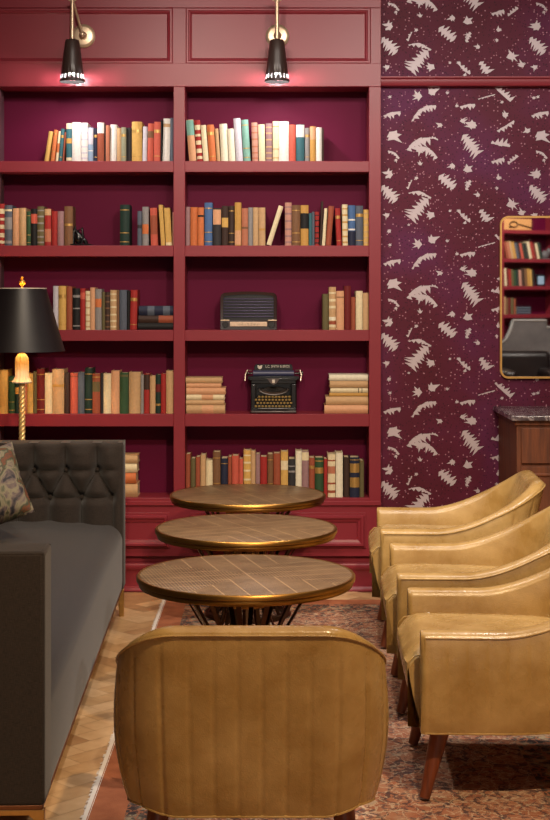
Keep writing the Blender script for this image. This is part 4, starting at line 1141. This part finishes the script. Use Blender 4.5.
# ---------------------------------------------------------------- what the mirror shows: a second bookcase, a high-backed sofa
YM = YW-.014
def VXr(px, p): return (px-VX)*p/F
def VZr(py, p): return EYE-(py-HY)*p/F
b2a = R(-24)
pL = 15.9
b2 = empty('bookcase', (VXr(501, pL), 2*YM-pL, 0), b2a, 'burgundy bookcase with open shelves, seen reflected in the wall mirror', 'bookcase')
W_ = 1.5
zsh = [VZr(y, pL) for y in (229.5, 258.5, 286, 314.5, 343)]
for x in (0, W_/2+.01, W_-.04): MB().box(x, x+.04, -.26, 0, 0, 2.62).build('upright', M_paint, b2, bevel=.002)
for z in zsh+[.5, .1, 2.6]: MB().box(.04, W_-.04, -.25, -.002, z-.04, z).build('shelf', M_paint, b2, bevel=.002)
MB().box(0, W_, -.275, -.26, 0, 2.62).build('back_panel', M_back, b2)
rr2 = random.Random(21)
shn = ['upper', 'middle', 'lower']
cc = {0: ['rust','terracotta','tan','gold','slate','charcoal','coral','dark green','charcoal','cream','red','dark red','cream','dark green'],
      1: ['cream','dark red','red','olive','green','dark green','pink','dark brown','brown','gold','yellow','black'],
      2: ['tan','brown','dark red','olive','rust']}
for s_i, zz in enumerate(zsh[1:4]):
    x = (.10, .075, .05)[s_i]
    lst = cc[s_i]; lean = (.22, .06, 0)[s_i]
    row = [(0, 0, 0, c_) for c_ in lst]
    nms = [label_of(c_, i, row, shn[s_i]+' reflected shelf', 0) for i, c_ in enumerate(lst)]
    for i, c_ in enumerate(lst):
        wd = rr2.uniform(.026, .038); hh = rr2.uniform(.17, .20)
        nm = nms[i]
        if nms.count(nm) > 1:
            same = [k for k, c in enumerate(lst) if c == c_]
            nm = '%s of the %s books from the left, %s reflected shelf' % (ORD[same.index(i)], c_, shn[s_i])
        # local +y is the front of this bookcase; the book's spine faces it
        r_ = empty('book', (0, 0, 0), 0, nm, 'book', 'books in the mirrored bookcase')
        from mathutils import Matrix
        base = Matrix.Translation(b2.location) @ Matrix.Rotation(b2a, 4, 'Z')
        ang = -lean
        piv = wd/2
        m4 = base @ Matrix.Translation((x+wd/2*cos(lean), -.03, zz+piv*abs(sin(ang))+.0005)) @ Matrix.Rotation(ang, 4, 'Y') @ Matrix.Rotation(pi, 4, 'Z')
        r_.matrix_world = m4
        book_parts(wd, hh, .14, c_, [], r_)
        x += wd/cos(lean)+.001
def in_b2(o, x, y, z, rz=0):
    o.matrix_world = Matrix.Translation(b2.location) @ Matrix.Rotation(b2a, 4, 'Z') @ Matrix.Translation((x, y, z)) @ Matrix.Rotation(rz, 4, 'Z'); return o
q = MB(); q.box(0, .36, -.16, 0, 0, .125); wbx = empty('display_box', (0, 0, 0), 0, 'pale wooden display box with iron ornament, top shelf in the mirror', 'box')
q.build('box_body', mat('pale_pine', (206, 150, 92), .6), wbx, bevel=.003)
q = MB(); q.tube([(.12+.05*cos(a), .006, .06+.03*sin(a)) for a in [2*pi*k/20 for k in range(21)]], .008, 8); q.tube([(.17, .006, .065), (.36, .012, .025)], .007, 8); q.tube([(.09, .006, .03), (.06, .006, .03)], .008, 8)
q.build('iron_handle', M_iron, wbx, smooth=True)
in_b2(wbx, .06, -.03, zsh[0]+.0005)
q = MB(); q.ellipsoid((0, 0, .05), (.05, .04, .05)); q.ellipsoid((.05, 0, .09), (.03, .03, .035)); q.tube([(-.04, 0, .02), (-.08, 0, .05), (-.07, .01, .09)], .012, 8); q.box(-.06, .07, -.03, .03, 0, .01)
tag(in_b2(q.build('figurine', mat('grey_stone', (96, 94, 96), .6), None, smooth=True), .66, -.12, zsh[1]+.0008), 'small grey sculpted figurine on the upper reflected shelf', 'ornament')
q = MB(); q.box(0, .11, -.01, .01, 0, .13); pf = empty('picture_frame', (0, 0, 0), 0, 'small framed blue picture standing on the middle reflected shelf', 'picture')
q.build('frame', M_knob, pf, bevel=.002); MB().box(.015, .095, .01, .012, .018, .112).build('picture', mat('pale_blue_print', (150, 180, 206), .6), pf)
in_b2(pf, .50, -.06, zsh[2]+.0005)
for k in range(3):
    r_ = empty('book', (0, 0, 0), 0, 'grey flat book, %s of three on the lower reflected shelf' % ['bottom', 'middle', 'topmost'][k], 'book', 'flat grey books in the mirrored bookcase')
    r_.matrix_world = Matrix.Translation(b2.location) @ Matrix.Rotation(b2a, 4, 'Z') @ Matrix.Translation((.22, -.03, zsh[3]+.014+k*.027)) @ Matrix.Rotation(-pi/2, 4, 'Y') @ Matrix.Rotation(pi, 4, 'Z')
    r_.matrix_world = Matrix.Translation(b2.location) @ Matrix.Rotation(b2a, 4, 'Z') @ Matrix.Translation((.23, -.03, zsh[3]+.0145+k*.0275)) @ Matrix.Rotation(pi, 4, 'Z') @ Matrix.Rotation(-pi/2, 4, 'Y')
    book_parts(.026, .18, .14, 'slate', [], r_)
# high-backed grey leather sofa
pS = 13.3; ys = 2*YM-pS
hs = empty('high_back_sofa', (0, 0, 0), 0, 'grey leather high-backed sofa with scooped shoulders, seen in the mirror', 'sofa')
xa = VXr(499, pS)
out = [(VXr(px, pS), VZr(py, pS)) for px, py in ((502, 341), (506, 338), (509, 333), (511.5, 327), (513, 321.5), (513.5, 319), (546.5, 319), (547, 326))]
poly = [(xa-.35, .15), (2.95, .15), (2.95, 1.28)]+[(p[0], p[1]) for p in out[::-1]]+[(xa-.05, 1.1), (xa-.35, 1.08)]
q = MB(); q.prism(poly, 'y', ys-.12, ys); q.build('backrest', M_greyleather, hs, bevel=.018, seg=3)
q = MB(); q.tube([(p[0], ys+.004, p[1]-.012) for p in out]+[(2.93, ys+.004, 1.27)], .009, 8); q.build('piping', mat('pale_grey_piping', (200, 198, 194), .5), hs, smooth=True)
q = MB(); q.box(xa-.3, 2.93, ys, ys+.50, .12, .44); q.build('seat', M_greyleather, hs, bevel=.04, seg=4)
q = MB()
for x in (xa-.28, 2.88):
    for y in (ys-.08, ys+.44): q.box(x, x+.04, y, y+.04, 0, .16)
q.build('feet', M_walnut, hs)
# dark armchair in front of it
yd = ys+1.42; pD = 2*YM-yd
dc = empty('dark_armchair', (0, 0, .009), 0, 'black-brown leather armchair in front of the grey sofa, in the mirror', 'armchair')
x0_, x1_ = VXr(503.5, pD), VXr(548, pD)+.12; z1_ = VZr(354.5, pD)
q = MB(); q.box(x0_, x1_, yd-.62, yd-.48, .15, z1_); q.build('backrest', M_darkleather, dc, bevel=.05, seg=4)
q = MB(); q.box(x0_, x0_+.12, yd-.5, yd, .15, z1_-.14); q.box(x1_-.12, x1_, yd-.5, yd, .15, z1_-.14); q.build('arms', M_darkleather, dc, bevel=.04, seg=4)
q = MB(); q.box(x0_+.1, x1_-.1, yd-.5, yd-.02, .15, .45); q.build('seat', M_darkleather, dc, bevel=.03, seg=3)
q = MB()
for x in (x0_+.03, x1_-.07):
    for y in (yd-.6, yd-.07): q.box(x, x+.04, y, y+.04, 0, .16)
q.build('feet', M_walnut, dc)
